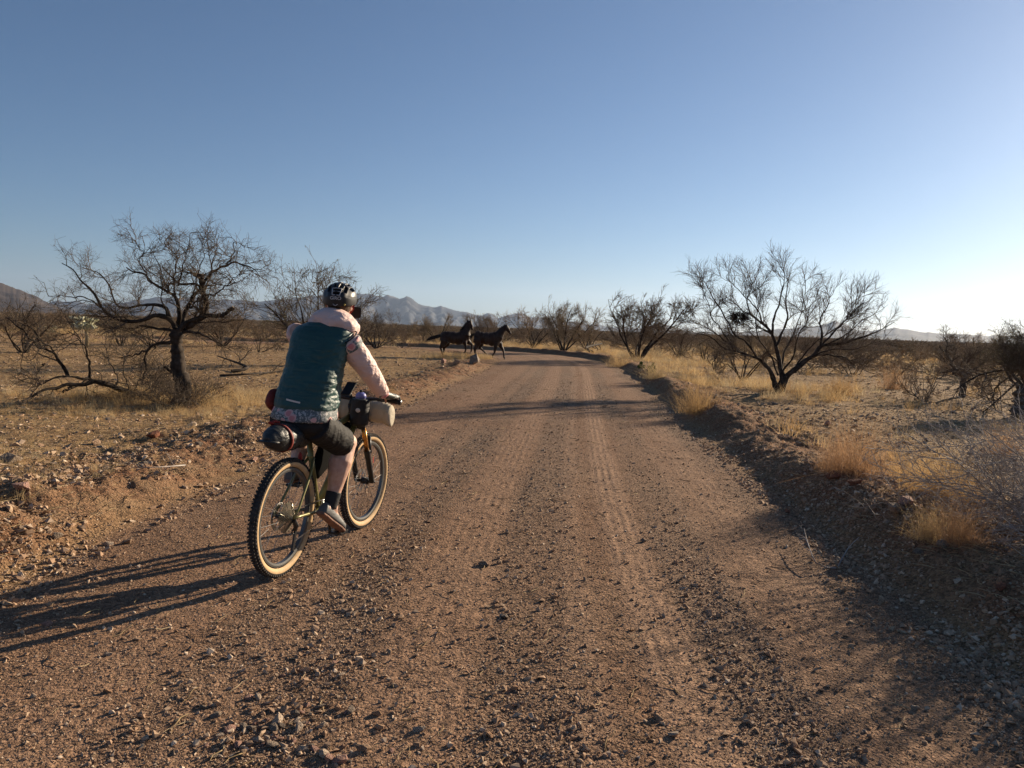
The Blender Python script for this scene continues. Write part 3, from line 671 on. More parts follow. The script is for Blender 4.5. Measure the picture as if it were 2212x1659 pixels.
TL = [(690, 792, 566, 3, 138, 'spreading bare tree behind the cyclist with sparse green leaves on top'),
      (812, 752, 668, 2, 82, 'low arching bare tree just right of the cyclist helmet'),
      (945, 741, 676, 10, 42, 'small bare tree left of the two horses'),
      (1050, 742, 676, 9, 42, 'small grey bare tree behind the two horses'),
      (1150, 752, 668, 11, 74, 'bare tree where the road bends, right of the horses'),
      (1218, 762, 652, 9, 62, 'upright pale bare tree between two wider ones beyond the bend'),
      (1268, 757, 686, 11, 60, 'dark rounded bare tree behind the fallen log'),
      (1378, 778, 634, 9, 100, 'wide bare tree with forked trunk left of the large right tree'),
      (1466, 772, 706, 11, 52, 'small bare tree in the golden grass behind the prickly pear'),
      (1603, 822, 712, 11, 82, 'dark tangled bare tree directly left of the large right tree'),
      (1545, 800, 730, 0, 44, 'thin leafless sapling in golden grass left of the large right tree'),
      (1995, 868, 762, 6, 82, 'many-stemmed grey bush on open ground right of the large tree'),
      (2140, 872, 790, 7, 82, 'dense twiggy bush left of the pale stump at the right edge'),
      (2112, 780, 716, 11, 70, 'dark bare tree standing on the plain near the right edge'),
      (2050, 790, 738, 8, 55, 'low dark bush between the two bushes on the right plain'),
      (1850, 775, 725, 5, 48, 'low bush behind the right limbs of the large bare tree'),
      (1905, 800, 752, 6, 40, 'small twisted bush on bare ground right of the large tree'),
      (1960, 778, 735, 5, 52, 'rounded bush at the start of the brush on the right'),
      (52, 762, 664, 9, 78, 'grey bare tree at the left edge behind the low limb'),
      (262, 748, 668, 10, 70, 'bare tree right of the pale cactus on the left'),
      (330, 752, 672, 11, 80, 'dark bare tree behind the trunk of the large left tree'),
      (478, 748, 666, 9, 84, 'bare tree between the large left tree and the cyclist'),
      (560, 760, 690, 6, 70, 'dense grey bush just left of the cyclist shoulder'),
      (868, 752, 706, 7, 40, 'low olive bush right of the cyclist sleeve'),
      (1005, 745, 712, 8, 36, 'low scrub bush under the small tree behind the horses')]
for u, v, top, k, hw, lab in TL:
    place_tree(u, v, top, k, lab, 'bush' if 5 <= k < 9 else 'tree', hw, name='thorn_bush' if 5 <= k < 9 else 'thorn_tree', crown=SCRUB if k >= 5 else TWIG)

def edge_tree():
    rg = np.random.default_rng(77)
    p = gpt(2214, 905)
    L = []
    def lm(pts, r0, r1, k=True): L.append((np.array(pts, float) + p, r0, r1, k))
    lm([(0, 0, -.1), (.02, 0, .5), (.1, .1, 1.0)], .52, .42, False)
    for i, (a, t, ln, r) in enumerate([(3.0, 1.15, 2.2, .07), (2.4, .8, 2.6, .08), (3.7, .9, 2.4, .07), (1.2, .5, 2.8, .09), (0, .9, 2.8, .08), (5.0, .8, 2.6, .08), (4.3, .5, 2.6, .06), (2.8, .45, 2.6, .06), (3.4, .25, 3.0, .06)]):
        pts = [(.06, .05, .9)]
        for q in range(5):
            l_ = ln * .62 * (q + 1) / 5; tt = t * (1 - .12 * q)
            pts.append((.06 + math.cos(a) * math.sin(tt) * l_, .05 + math.sin(a) * math.sin(tt) * l_, .9 + math.cos(tt) * l_))
        lm(pts, r, .012)
    parts = limb_tree(L, rg, p, levels=(10, 8, 5), lens=(.75, .42, .25), trop=(0, 0, .04), ang=.8, rmin=.0042, leaf=9000)
    plant('bare_tree', parts, p, 'dark tree with thick pale trunk cut by the right edge', 'tree', trunk=BARK2).scale = (.72, .72, .68)
    # low dead branch cage left of that trunk
    rg = np.random.default_rng(78); q = gpt(2165, 893); tr = MB(); cr = MB()
    P = np.stack([resample([(.9, 0, .95), (.3, .05, 1.0), (-.5, .1, .85), (-1.0, .1, .5)], 8), resample([(.5, 0, .9), (.1, -.1, .6), (-.3, -.1, .2), (-.5, 0, -.05)], 8), resample([(.2, 0, .9), (-.1, .2, .5), (0, .2, -.05), (0, .2, -.1)], 8)])
    R = np.array([[.03] * 8, [.025] * 8, [.02] * 8]) * np.linspace(1, .5, 8); tubes(tr, P, R, 6, rg)
    a = grow(P, R, 16, .8, .9, .2, (0, 0, -.08), 6, rg, .006); tubes(cr, *a, 4, rg); b = grow(*a, 5, .4, .8, .2, (0, 0, -.04), 4, rg, .005); tubes(cr, *b, 3, rg)
    plant('dead_branch', (tr, cr, None), q, 'drooping dead branch tangle left of the pale trunk at right', 'branch', names=('limb', 'twigs'))
    # twisted stump tree
    rg = np.random.default_rng(79); q = gpt(2079, 858)
    sc_ = q[1] / 1661 * .8848 / 5.183
    def c6(pts, dy=0): return np.array([[(a - 790) * sc_, dy * i, (1270 - b) * sc_] for i, (a, b) in enumerate(pts)]) + q
    L = [(c6([(785, 1290), (790, 1120), (790, 985)]), .10, .085, False), (c6([(790, 1000), (720, 960), (650, 880), (620, 800), (600, 750)], .03), .075, .04, True), (c6([(790, 990), (830, 960), (900, 900), (1000, 820)], -.04), .04, .01, True), (c6([(780, 990), (800, 900), (850, 820), (900, 760)], .05), .03, .008, True), (c6([(700, 945), (660, 950), (650, 990)]), .04, .03, False)]
    parts = limb_tree(L, rg, q, levels=(8, 6, 4), lens=(.55, .35, .2), trop=(0, 0, .08), rmin=.0045)
    plant('stunted_tree', parts, q, 'short stunted tree with a twisted forked grey trunk on the right', 'tree', trunk=BARK2)
    q = gpt(2042, 800); sc_ = q[1] / 1661 * .8848 / 5.183
    def c7(pts, dy=0): return np.array([[(a - 500) * sc_, dy * i, (1000 - b) * sc_] for i, (a, b) in enumerate(pts)]) + q
    L = [(c7([(500, 1020), (510, 900), (495, 760), (495, 640), (440, 570)]), .09, .03, True), (c7([(495, 770), (440, 740), (405, 690)]), .09, .07, False), (c7([(500, 690), (560, 680), (650, 655)], .05), .05, .015, True), (c7([(500, 780), (560, 740), (640, 690), (700, 690)], -.05), .04, .01, True)]
    parts = limb_tree(L, np.random.default_rng(80), q, levels=(8, 6, 4), lens=(.8, .45, .25), trop=(0, 0, .08), rmin=.006)
    plant('stunted_tree', parts, q, 'gnarled small tree with sawn limb behind the grey bush on the right', 'tree')
edge_tree()

# --- foreground twig shrubs on the right berm
def fg_shrub(x, y, h, n, seed, label, mt=PALETWIG, lean=(-.25, -.1), r=.0075, per=12):
    rg = np.random.default_rng(seed); K = 8; az = rg.uniform(0, 2 * np.pi, n); tilt = rg.uniform(.25, 1.25, n); L = h * rg.uniform(.6, 1.25, n)
    p = rg.normal(size=(n, 3)) * np.array([.1, .1, 0]); p[:, 2] = -.03
    D = np.stack([np.cos(az) * np.sin(tilt) + lean[0], np.sin(az) * np.sin(tilt) + lean[1], np.cos(tilt)], 1); D = nrm(D); out = [p]
    for q in range(K - 1):
        D = nrm(D + .17 * rg.normal(size=(n, 3)) + np.array([0, 0, -.05])); out.append(out[-1] + D * (L / (K - 1))[:, None])
    P = np.stack(out, 1); R = r * rg.uniform(.6, 1.2, n)[:, None] * np.linspace(1, .35, K)[None]
    tr = MB(); cr = MB(); tubes(tr, P, R, 6, rg); a = grow(P, R, per, h * .55, .7, .2, (0, 0, .0), 6, rg, .0034, .15); tubes(cr, *a, 4, rg)
    b = grow(*a, 4, h * .25, .8, .2, (0, 0, 0), 4, rg, .0020, .1); tubes(cr, *b, 3, rg)
    plant('twig_shrub', (tr, cr, None), (x, y, tz(x, y)), label, 'shrub', trunk=mt, crown=mt, names=('stems', 'twigs'))
fg_shrub(4.15, 5.65, .95, 36, 1, 'pale grey leafless twig shrub sprawling over the right berm')
fg_shrub(3.85, 4.6, .7, 28, 2, 'pale leafless twig shrub nearest the camera at the right edge')
fg_shrub(5.3, 6.9, .95, 18, 3, 'thin leafless shrub behind the golden grass at the right edge')
fg_shrub(4.9, 3.9, 1.3, 30, 4, 'tall dense twig shrub beyond the lower right corner', BARK2, per=14)
fg_shrub(3.9, 3.2, .9, 26, 5, 'dark twig shrub shading the lower right corner', BARK2, per=14)
fg_shrub(6.2, 5.2, 1.7, 34, 6, 'tall bushy shrub just outside the right edge', BARK2, per=16)
for u_, v_, h_, n_, l_ in ((335, 868, .75, 26, 'thorny grey twig shrub at the foot of the low sprawling limb'), (425, 872, .6, 18, 'small twig shrub at the right foot of the large left tree'), (372, 880, .5, 16, 'low dry twigs before the trunk of the large left tree')):
    q_ = gpt(u_, v_); fg_shrub(q_[0], q_[1], h_, n_, int(u_), l_, TWIG, lean=(0, 0), r=.006, per=10)

# --- brush band: individuals near, one mass beyond
def brush():
    n = 0; rg = np.random.default_rng(90); bank = [plant('brush_bush', protos[k], (0, 0, -50), 'x', 'bush', crown=SCRUB) for k in (5, 6, 7, 8)] + [plant('brush_tree', protos[k], (0, 0, -50), 'x', 'tree', crown=SCRUB) for k in (1, 2, 4)]
    used = [False] * len(bank); tries = 0; pts = []
    while n < 200 and tries < 20000:
        tries += 1
        az = rad(rg.uniform(-40, 40)); r = math.exp(rg.uniform(math.log(34), math.log(125))); x, y = r * math.sin(az), r * math.cos(az)
        d, s = road_ds(np.array([x]), np.array([y]))
        if abs(d[0]) < 5.0: continue
        if x < 4 and r < 60 + 4 * rg.normal(): continue      # the open clearing on the left
        if x > 0 and r < 62 and rg.random() < .72: continue
        if -8 < x < 3 and 34 < y < 56: continue
        if any((x - a) ** 2 + (y - b) ** 2 < (1.4 + r * .004) ** 2 for a, b in pts): continue
        k = rg.choice(7, p=[.2, .2, .19, .19, .08, .08, .06]); s_ = rg.uniform(.6, 1.0) * (.84 if k < 4 else .66)
        side = 'left of the road' if x < -2 else ('behind the bend' if x < 8 else 'on the right plain')
        far = 'near' if r < 70 else 'far'
        marks = [(40, 740, 'the left edge'), (185, 740, 'the pale cactus'), (390, 740, 'the big left trunk'), (560, 740, 'the shoulder of the cyclist'), (690, 740, 'the cyclist'), (850, 740, 'the sleeve'), (945, 740, 'the rear horse'), (1090, 740, 'the front horse'), (1200, 740, 'the bend'), (1378, 740, 'the forked tree'), (1500, 740, 'the prickly pear'), (1690, 740, 'the big right tree'), (1850, 745, 'the right tree crown'), (1995, 750, 'the grey bush'), (2110, 750, 'the plain tree'), (2190, 750, 'the right edge')]
        wd = ('low', 'middling', 'tall')[min(2, int((s_ / (.84 if k < 4 else .66) - .6) / .134))]; dist = 'front' if r < 52 else ('near' if r < 68 else ('middle' if r < 92 else 'rear'))
        lab = f'{wd} bare {"bush" if k < 4 else "tree"} in the {dist} brush, {where((x, y, 1.0), marks, (1, .05))}'
        z = tz(x, y) - .05; gr = f'{"bushes" if k < 4 else "small trees"} of the brush on the plain'
        sc_ = (s_ * 1.5, s_ * 1.5, s_)
        if not used[k]:
            o = bank[k]; o.location = (x, y, z); o.scale = sc_; o.rotation_euler = (0, 0, rg.uniform(0, 6.28)); o['label'] = lab; o['group'] = gr; used[k] = True
        else: copy_thing(bank[k], (x, y, z), rg.uniform(0, 6.28), sc_, lab, gr)
        pts.append((x, y)); n += 1
brush()

# ------------------------------------------------------------------ scattering by geometry nodes (uncountable stuff only)
def scatter(name, P, S, Rz, meshes, mat_, label, tilt=None, idx=None):
    n = len(P); me = bpy.data.meshes.new(name); me.vertices.add(n); me.vertices.foreach_set('co', np.asarray(P, np.float32).ravel())
    a = me.attributes.new('sc', 'FLOAT_VECTOR', 'POINT'); S = np.asarray(S, float); S = np.repeat(S[:, None], 3, 1) if S.ndim == 1 else S
    a.data.foreach_set('vector', S.astype(np.float32).ravel())
    rot = np.zeros((n, 3)) if tilt is None else np.asarray(tilt, float).copy(); rot[:, 2] = Rz
    a = me.attributes.new('ro', 'FLOAT_VECTOR', 'POINT'); a.data.foreach_set('vector', rot.astype(np.float32).ravel())
    a = me.attributes.new('ix', 'INT', 'POINT'); a.data.foreach_set('value', (RNG.integers(0, len(meshes), n) if idx is None else idx).astype(np.int32))
    lib = bpy.data.collections.new(name + '_source')
    for i, m in enumerate(meshes):
        if len(m.materials) == 0: m.materials.append(mat_)
        q = bpy.data.objects.new(f'{name}_{i:02d}', m); lib.objects.link(q)
    o = bpy.data.objects.new(name, me); COL.objects.link(o); tag(o, label, kind='stuff')
    ng = bpy.data.node_groups.new(name, 'GeometryNodeTree'); ng.interface.new_socket('Geometry', in_out='INPUT', socket_type='NodeSocketGeometry'); ng.interface.new_socket('Geometry', in_out='OUTPUT', socket_type='NodeSocketGeometry')
    N = ng.nodes.new; gi = N('NodeGroupInput'); go = N('NodeGroupOutput'); m2p = N('GeometryNodeMeshToPoints'); iop = N('GeometryNodeInstanceOnPoints'); ci = N('GeometryNodeCollectionInfo')
    ci.inputs['Collection'].default_value = lib; ci.inputs['Separate Children'].default_value = True; iop.inputs['Pick Instance'].default_value = True
    def at(nm, ty):
        q = N('GeometryNodeInputNamedAttribute'); q.data_type = ty; q.inputs['Name'].default_value = nm; return q.outputs['Attribute']
    L = ng.links.new; L(gi.outputs[0], m2p.inputs[0]); L(m2p.outputs[0], iop.inputs['Points']); L(ci.outputs[0], iop.inputs['Instance'])
    L(at('ix', 'INT'), iop.inputs['Instance Index']); L(at('ro', 'FLOAT_VECTOR'), iop.inputs['Rotation']); L(at('sc', 'FLOAT_VECTOR'), iop.inputs['Scale']); L(iop.outputs[0], go.inputs[0])
    md = o.modifiers.new('scatter', 'NODES'); md.node_group = ng
    return o

def far_brush():
    rg = np.random.default_rng(95); n = 5200
    az = rg.uniform(-42, 42, n) * np.pi / 180; r = np.exp(rg.uniform(math.log(110), math.log(1300), n)); x = r * np.sin(az); y = r * np.cos(az)
    d, s = road_ds(x, y); k = np.abs(d) > 6; x, y, r = x[k], y[k], r[k]; z = terrain(x, y, False) - .1
    s_ = rg.uniform(.42, .74, len(x))
    ms = []
    for i in range(4):
        g = np.random.default_rng(60 + i); tr, cr, lf = vase_tree(g, 2.2, 1.2, 7, .05, (.3, 1.2), ((6, 1.1), (5, .6)), trop=.06, rmin=.028)
        cr.V += tr.V; cr.Q += [q + cr.n for q in tr.Q]; ms.append(cr.mesh(f'far_brush_{i}'))
    scatter('far_brush', np.stack([x, y, z], 1), np.stack([s_ * 1.9, s_ * 1.9, s_], 1), rg.uniform(0, 6.28, len(x)), ms, SCRUB, 'dense grey-brown brush covering the plain to the mountains')
far_brush()

# ------------------------------------------------------------------ stones, gravel
def hull_mesh(name, n, seed, flat=.75, jag=.28):
    rg = np.random.default_rng(seed); bm = bmesh.new(); d = nrm(rg.normal(size=(n, 3))) * (1 + jag * rg.normal(size=(n, 1))) * np.array([1.15, .9, flat])
    for p in d: bm.verts.new(p)
    r = bmesh.ops.convex_hull(bm, input=bm.verts); loose = [v for v in bm.verts if not v.link_faces]
    bmesh.ops.delete(bm, geom=loose, context='VERTS')
    me = bpy.data.meshes.new(name); bm.to_mesh(me); bm.free(); return me
PEB = [hull_mesh(f'pebble_{i}', 10, 200 + i) for i in range(8)]
STONE = [hull_mesh(f'stone_{i}', 20, 300 + i, .72, .12) for i in range(9)]
PEBMAT = ramp_mat('pebble', [(0.237, 0.149, 0.094), (0.319, 0.208, 0.133), (0.360, 0.233, 0.148), (0.453, 0.327, 0.217), (0.340, 0.242, 0.168), (0.618, 0.485, 0.355)], 'random', rough=.85)
STONEMAT = ramp_mat('stone', [(0.240, 0.133, 0.075), (0.330, 0.197, 0.112), (0.300, 0.183, 0.114), (0.420, 0.280, 0.176), (0.350, 0.202, 0.114), (0.540, 0.394, 0.264)], 'random', rough=.85, bump=.6)
STRAW = ramp_mat('straw', [(.30, .21, .11), (.42, .31, .17), (.55, .43, .26)], 'random', trans=.25)
def sample_polar(n, r0, r1, azm=39, power=0.0, rg=RNG):
    az = rg.uniform(-azm, azm, n) * np.pi / 180; u = rg.random(n)
    if power == 0: r = r0 * (r1 / r0) ** u
    else: r = (r0 ** power + u * (r1 ** power - r0 ** power)) ** (1 / power)
    return r * np.sin(az), r * np.cos(az)
def gravel():
    rg = np.random.default_rng(400)
    # road gravel
    x, y = sample_polar(520000, 2.2, 24, 38, .4, rg); d, s = road_ds(x, y); g = grav_mask(d, s) * (1 - .93 * track_mask(d, s))
    keep = (np.abs(d) < HW) & (rg.random(len(x)) < .26 + .74 * g ** 1.4); x, y, g = x[keep], y[keep], g[keep]
    z = terrain(x, y, True, (d[keep], s[keep])); sz = .0026 * (1 - rg.random(len(x))) ** -.38; sz = np.minimum(sz, .016) * (.85 + .4 * g)
    S = sz[:, None] * rg.uniform(.75, 1.3, (len(x), 3)) * np.array([1, 1, .8])
    scatter('road_gravel', np.stack([x, y, z + sz * .3], 1), S, rg.uniform(0, 6.28, len(x)), PEB, PEBMAT, 'loose brown and tan gravel lying in strips along the road', tilt=rg.normal(size=(len(x), 3)) * .4)
    # berm rubble
    x, y = sample_polar(420000, 2.4, 40, 40, .35, rg); d, s = road_ds(x, y); ad = np.abs(d)
    keep = (ad > HW - .25) & (ad < HW + 2.2) & (rg.random(len(x)) < (.95 * (1 - sstep(HW + .7, HW + 2.1, ad)) * (.55 + 1.3 * fbm(x * 1.3, y * 1.3, 3, 81))))
    x, y, d_, s_ = x[keep], y[keep], d[keep], s[keep]; z = terrain(x, y, True, (d_, s_)); sz = np.minimum(.0060 * (1 - rg.random(len(x))) ** -.48, np.where(d_ > 0, .022, .028))
    S = sz[:, None] * rg.uniform(.75, 1.3, (len(x), 3)) * np.array([1, 1, .8])
    scatter('berm_rubble', np.stack([x, y, z + sz * .2], 1), S, rg.uniform(0, 6.28, len(x)), [m.copy() for m in PEB], STONEMAT, 'angular rubble and clods covering the road berms', tilt=rg.normal(size=(len(x), 3)) * .5)
    # field litter
    x, y = sample_polar(300000, 3.2, 60, 41, .25, rg); d, s = road_ds(x, y); ad = np.abs(d)
    keep = (ad > HW + .9) & (rg.random(len(x)) < .55 + .9 * fbm(x * .7, y * .7, 3, 83)); x, y, d_, s_ = x[keep], y[keep], d[keep], s[keep]
    z = terrain(x, y, True, (d_, s_)); sz = np.minimum(.0060 * (1 - rg.random(len(x))) ** -.42, .04) * (1 + .012 * np.hypot(x, y))
    S = sz[:, None] * rg.uniform(.7, 1.3, (len(x), 3)) * np.array([1.1, 1, .7])
    scatter('field_pebbles', np.stack([x, y, z + sz * .1], 1), S, rg.uniform(0, 6.28, len(x)), [m.copy() for m in PEB], STONEMAT, 'small stones and clods strewn over the tan field', tilt=rg.normal(size=(len(x), 3)) * .4)
    # straw and twig bits
    sm = []
    for i in range(5):
        g = np.random.default_rng(500 + i); mb = MB(); P = np.cumsum(np.concatenate([np.zeros((1, 3)), nrm(np.array([1, 0, 0]) + g.normal(size=(4, 3)) * .35) * .25]), 0); P[:, 2] = np.abs(P[:, 2]) * .3
        tubes(mb, P[None], np.array([[.018, .016, .014, .01, .006]]), 3, g); sm.append(mb.mesh(f'bit_{i}'))
    x, y = sample_polar(60000, 2.3, 45, 40, .3, rg); d, s = road_ds(x, y); ad = np.abs(d)
    keep = rg.random(len(x)) < np.where(ad < HW + .2, .03, np.where(d > 0, .8, .75)); x, y, d_, s_ = x[keep], y[keep], d[keep], s[keep]
    z = terrain(x, y, True, (d_, s_)); L = rg.uniform(.04, .16, len(x)) * (1 + .02 * np.hypot(x, y))
    scatter('straw_litter', np.stack([x, y, z + .004], 1), L, rg.uniform(0, 6.28, len(x)), sm, STRAW, 'dry straw and twig bits littering the ground')
gravel()

nst = [0]; _smc = {}
def stone(p, size, label, group=None, m=None, rz=None, sq=(1, 1, 1), sink=.25, mt=None):
    i = int(RNG.integers(0, len(STONE))) if m is None else m
    me = STONE[i]
    if mt is not None:
        if (i, mt.name) not in _smc: _smc[(i, mt.name)] = me.copy(); _smc[(i, mt.name)].materials.clear(); _smc[(i, mt.name)].materials.append(mt)
        me = _smc[(i, mt.name)]
    elif len(me.materials) == 0: me.materials.append(STONEMAT)
    o = bpy.data.objects.new('stone', me); COL.objects.link(o)
    z = tz(p[0], p[1]); o.location = (p[0], p[1], z + size * sq[2] * (.62 - sink)); o.scale = [size * q for q in sq]
    o.rotation_euler = (RNG.normal() * .25, RNG.normal() * .25, RNG.uniform(0, 6.28) if rz is None else rz)
    tag(o, label, 'rock', group); nst[0] += 1
    return o
ROCKM = {'red': ramp_mat('red_rock', [(0.170, 0.069, 0.040), (0.250, 0.110, 0.066)], 'noise', scale=5, bump=.8), 'pale': ramp_mat('pale_rock', [(0.340, 0.257, 0.185), (0.500, 0.394, 0.299)], 'noise', scale=5, bump=.8),
         'grey': ramp_mat('grey_rock', [(.16, .125, .095), (.27, .215, .165)], 'noise', scale=5, bump=.8), 'tan': ramp_mat('tan_rock', [(.26, .17, .11), (.36, .25, .17)], 'noise', scale=5, bump=.8), 'pink': ramp_mat('pink_rock', [(.30, .17, .13), (.40, .25, .19)], 'noise', scale=5, bump=.8)}
HERO = [(331, 946, 15, 'red', 'red-brown rounded rock in front of the large left tree'), (414, 925, 13, 'pale', 'pale rock in dry grass under the large left tree'), (140, 972, 16, 'tan', 'flat tan rock on the field left of the red rock'),
        (22, 1000, 21, 'grey', 'long grey rock at the far left edge of the field'), (208, 960, 12, 'tan', 'reddish tan rock above a darker one on the left field'), (216, 972, 13, 'grey', 'dark blunt rock under the reddish tan one on the left field'),
        (308, 1005, 10, 'grey', 'grey rock at the crest of the left berm'), (50, 1128, 20, 'pink', 'upright pink block in the left berm'), (233, 1178, 11, 'pale', 'pale cube shaped stone at the foot of the left berm'), (275, 1174, 12, 'tan', 'tan stone beside the pale cube at the left berm foot'),
        (125, 1172, 13, 'grey', 'dark upright slab low in the left berm'), (430, 962, 8, 'grey', 'small grey stone behind the red tail bag'), (375, 965, 9, 'grey', 'dark flat stone right of the red-brown rock'), (550, 997, 9, 'pink', 'orange-pink stone on the berm just left of the rear wheel'),
        (520, 1075, 8, 'tan', 'tan stone at the berm foot left of the rear wheel'), (1022, 792, 17, 'grey', 'large grey boulder at the inside of the bend below the horses'), (958, 785, 8, 'pink', 'pink stone left of the grey boulder in the bend'), (985, 793, 8, 'tan', 'tan stone close left of the grey boulder in the bend'),
        (432, 1052, 9, 'tan', 'tan stone low on the left berm below its pale crest'), (1674, 876, 7, 'grey', 'grey stone on the ground right below the large right tree'), (1666, 908, 7, 'grey', 'dark stone between the road and the large right tree'), (1787, 917, 9, 'pink', 'upright pinkish stone on bare ground right of the road'),
        (2183, 976, 13, 'red', 'red-brown rock at the right edge beside a dry tuft'), (2096, 985, 10, 'grey', 'low grey rock in the tree shade at right'), (1942, 968, 9, 'grey', 'small rock pair behind the golden tussocks'), (2078, 1006, 9, 'pale', 'white-topped stone behind the golden grass'),
        (1796, 1086, 17, 'red', 'red crumbling rock on the shaded right berm'), (1841, 1110, 17, 'red', 'rounded red rock low on the shaded right berm'), (1808, 1106, 9, 'pale', 'pale grey stone beside the rounded red rock'), (1936, 1100, 22, 'tan', 'big tan rock on the right berm below the golden grass'),
        (1950, 1160, 21, 'pink', 'tall pinkish rock on the shaded right berm'), (2034, 1212, 18, 'grey', 'grey angular rock in the shade below the twig shrub'), (2035, 1190, 12, 'pink', 'pink slab above the grey angular rock'), (1980, 1240, 12, 'grey', 'brown rounded stone half buried in the shaded berm'),
        (2155, 1338, 14, 'red', 'red stone in the shaded lower right berm'), (2120, 1420, 11, 'tan', 'tan cube stone in the lower right shade'), (1700, 1108, 9, 'red', 'small red stone at the shade edge of the right berm'), (2070, 1520, 10, 'tan', 'flat tan stone on the road near the lower right corner'),
        (102, 1352, 11, 'pink', 'mauve stone between the shadow streaks at left'), (716, 1442, 13, 'grey', 'flat grey stone on the road below the cyclist'), (722, 1432, 8, 'pink', 'pink stone on top edge of the flat grey one'), (296, 1382, 10, 'tan', 'flat tan stone on the road at lower left'),
        (234, 1415, 8, 'pale', 'small pale stone at lower left of the road'), (700, 1632, 15, 'pale', 'large pale stone at the bottom edge of the picture'), (600, 1562, 18, 'pale', 'largest pale stone in the loose pile at the bottom'), (592, 1576, 12, 'grey', 'brown stone resting against the largest pale stone'),
        (757, 1540, 13, 'grey', 'grey stone pair right of the loose pile'), (537, 1610, 12, 'tan', 'blocky stone in the loose pile at the bottom'), (558, 1508, 10, 'pale', 'pale stone above the loose pile'), (1044, 1222, 11, 'grey', 'dark grey stone in the middle of the road'), (1078, 1218, 8, 'tan', 'tan stone beside the dark grey one mid road'),
        (865, 1334, 11, 'tan', 'flat tan stone on the gravel strip mid road'), (1090, 1335, 10, 'grey', 'dark wedge stone on the road centre'), (1420, 1553, 13, 'tan', 'pointed tan stone on the gravel strip at the bottom'), (1455, 1590, 13, 'pale', 'pale broken stone near the bottom of the road'),
        (1977, 1532, 10, 'pale', 'white chip on the shaded road at lower right'), (1600, 1605, 8, 'grey', 'small dark stone at the bottom right of the road'), (1390, 1170, 7, 'grey', 'grey stone on the right gravel strip')]
for k, (u, v, hw, c, lab) in enumerate(HERO):
    p = gp(u, v); p = gp(u, v, tz(p[0], p[1])); p = gp(u, v, tz(p[0], p[1])); sz = hw / FPX * p[1]
    stone(p, sz, lab, m=k % 9, sq=(1, .9, (1.15 if 'boulder' in lab else .85) if 'flat' not in lab else .45), mt=ROCKM[c], sink=.2)
SMARKS = [(331, 946, 'the red-brown rock'), (414, 925, 'the pale rock'), (140, 972, 'the flat tan rock'), (22, 1000, 'the long grey rock'), (50, 1128, 'the pink block'), (254, 1174, 'the pale cube stone'), (430, 1020, 'the pale stick'), (640, 800, 'the cyclist'), (850, 870, 'the handlebar'),
          (610, 1230, 'the rear wheel'), (785, 1130, 'the front wheel'), (300, 1230, 'the shadow streaks'), (60, 1330, 'the dark shadow'), (102, 1360, 'the mauve stone'), (296, 1382, 'the flat tan stone'), (716, 1440, 'the flat grey stone'), (600, 1570, 'the largest pale stone'), (757, 1540, 'the grey pair'), (537, 1610, 'the blocky stone'), (700, 1632, 'the bottom pale stone'),
          (470, 1560, 'the left end of the pile'), (100, 1560, 'the bottom left corner'), (300, 1560, 'the lower left gravel'), (865, 1334, 'the flat tan one mid road'), (1044, 1222, 'the dark grey stone'), (1090, 1335, 'the dark wedge stone'), (950, 1540, 'the red smooth lane'), (1150, 1600, 'the bottom centre'), (1420, 1553, 'the pointed tan stone'), (1455, 1600, 'the broken pale stone'),
          (1390, 1180, 'the right gravel strip'), (1600, 1500, 'the wheel track'), (1600, 1605, 'the small dark stone'), (1760, 1200, 'the dry branched twig'), (1845, 1108, 'the rounded red rock'), (1950, 1160, 'the tall pinkish rock'), (2034, 1212, 'the angular grey rock'), (1936, 1095, 'the big tan rock'), (2155, 1338, 'the red stone in shade'), (2120, 1420, 'the tan cube'), (1980, 1240, 'the half buried stone'),
          (1600, 990, 'the shaded berm bend'), (1500, 880, 'the round tussock'), (1690, 850, 'the big right tree'), (1787, 917, 'the upright pinkish stone'), (1850, 1000, 'the rusty tussock'), (2000, 1050, 'the golden tussocks'), (2096, 985, 'the tree shade'), (2183, 976, 'the red rock at the edge'), (1990, 870, 'the grey bush'), (390, 860, 'the big left trunk'), (100, 860, 'the black limb'), (520, 830, 'the fallen branch'), (1020, 790, 'the grey boulder')]
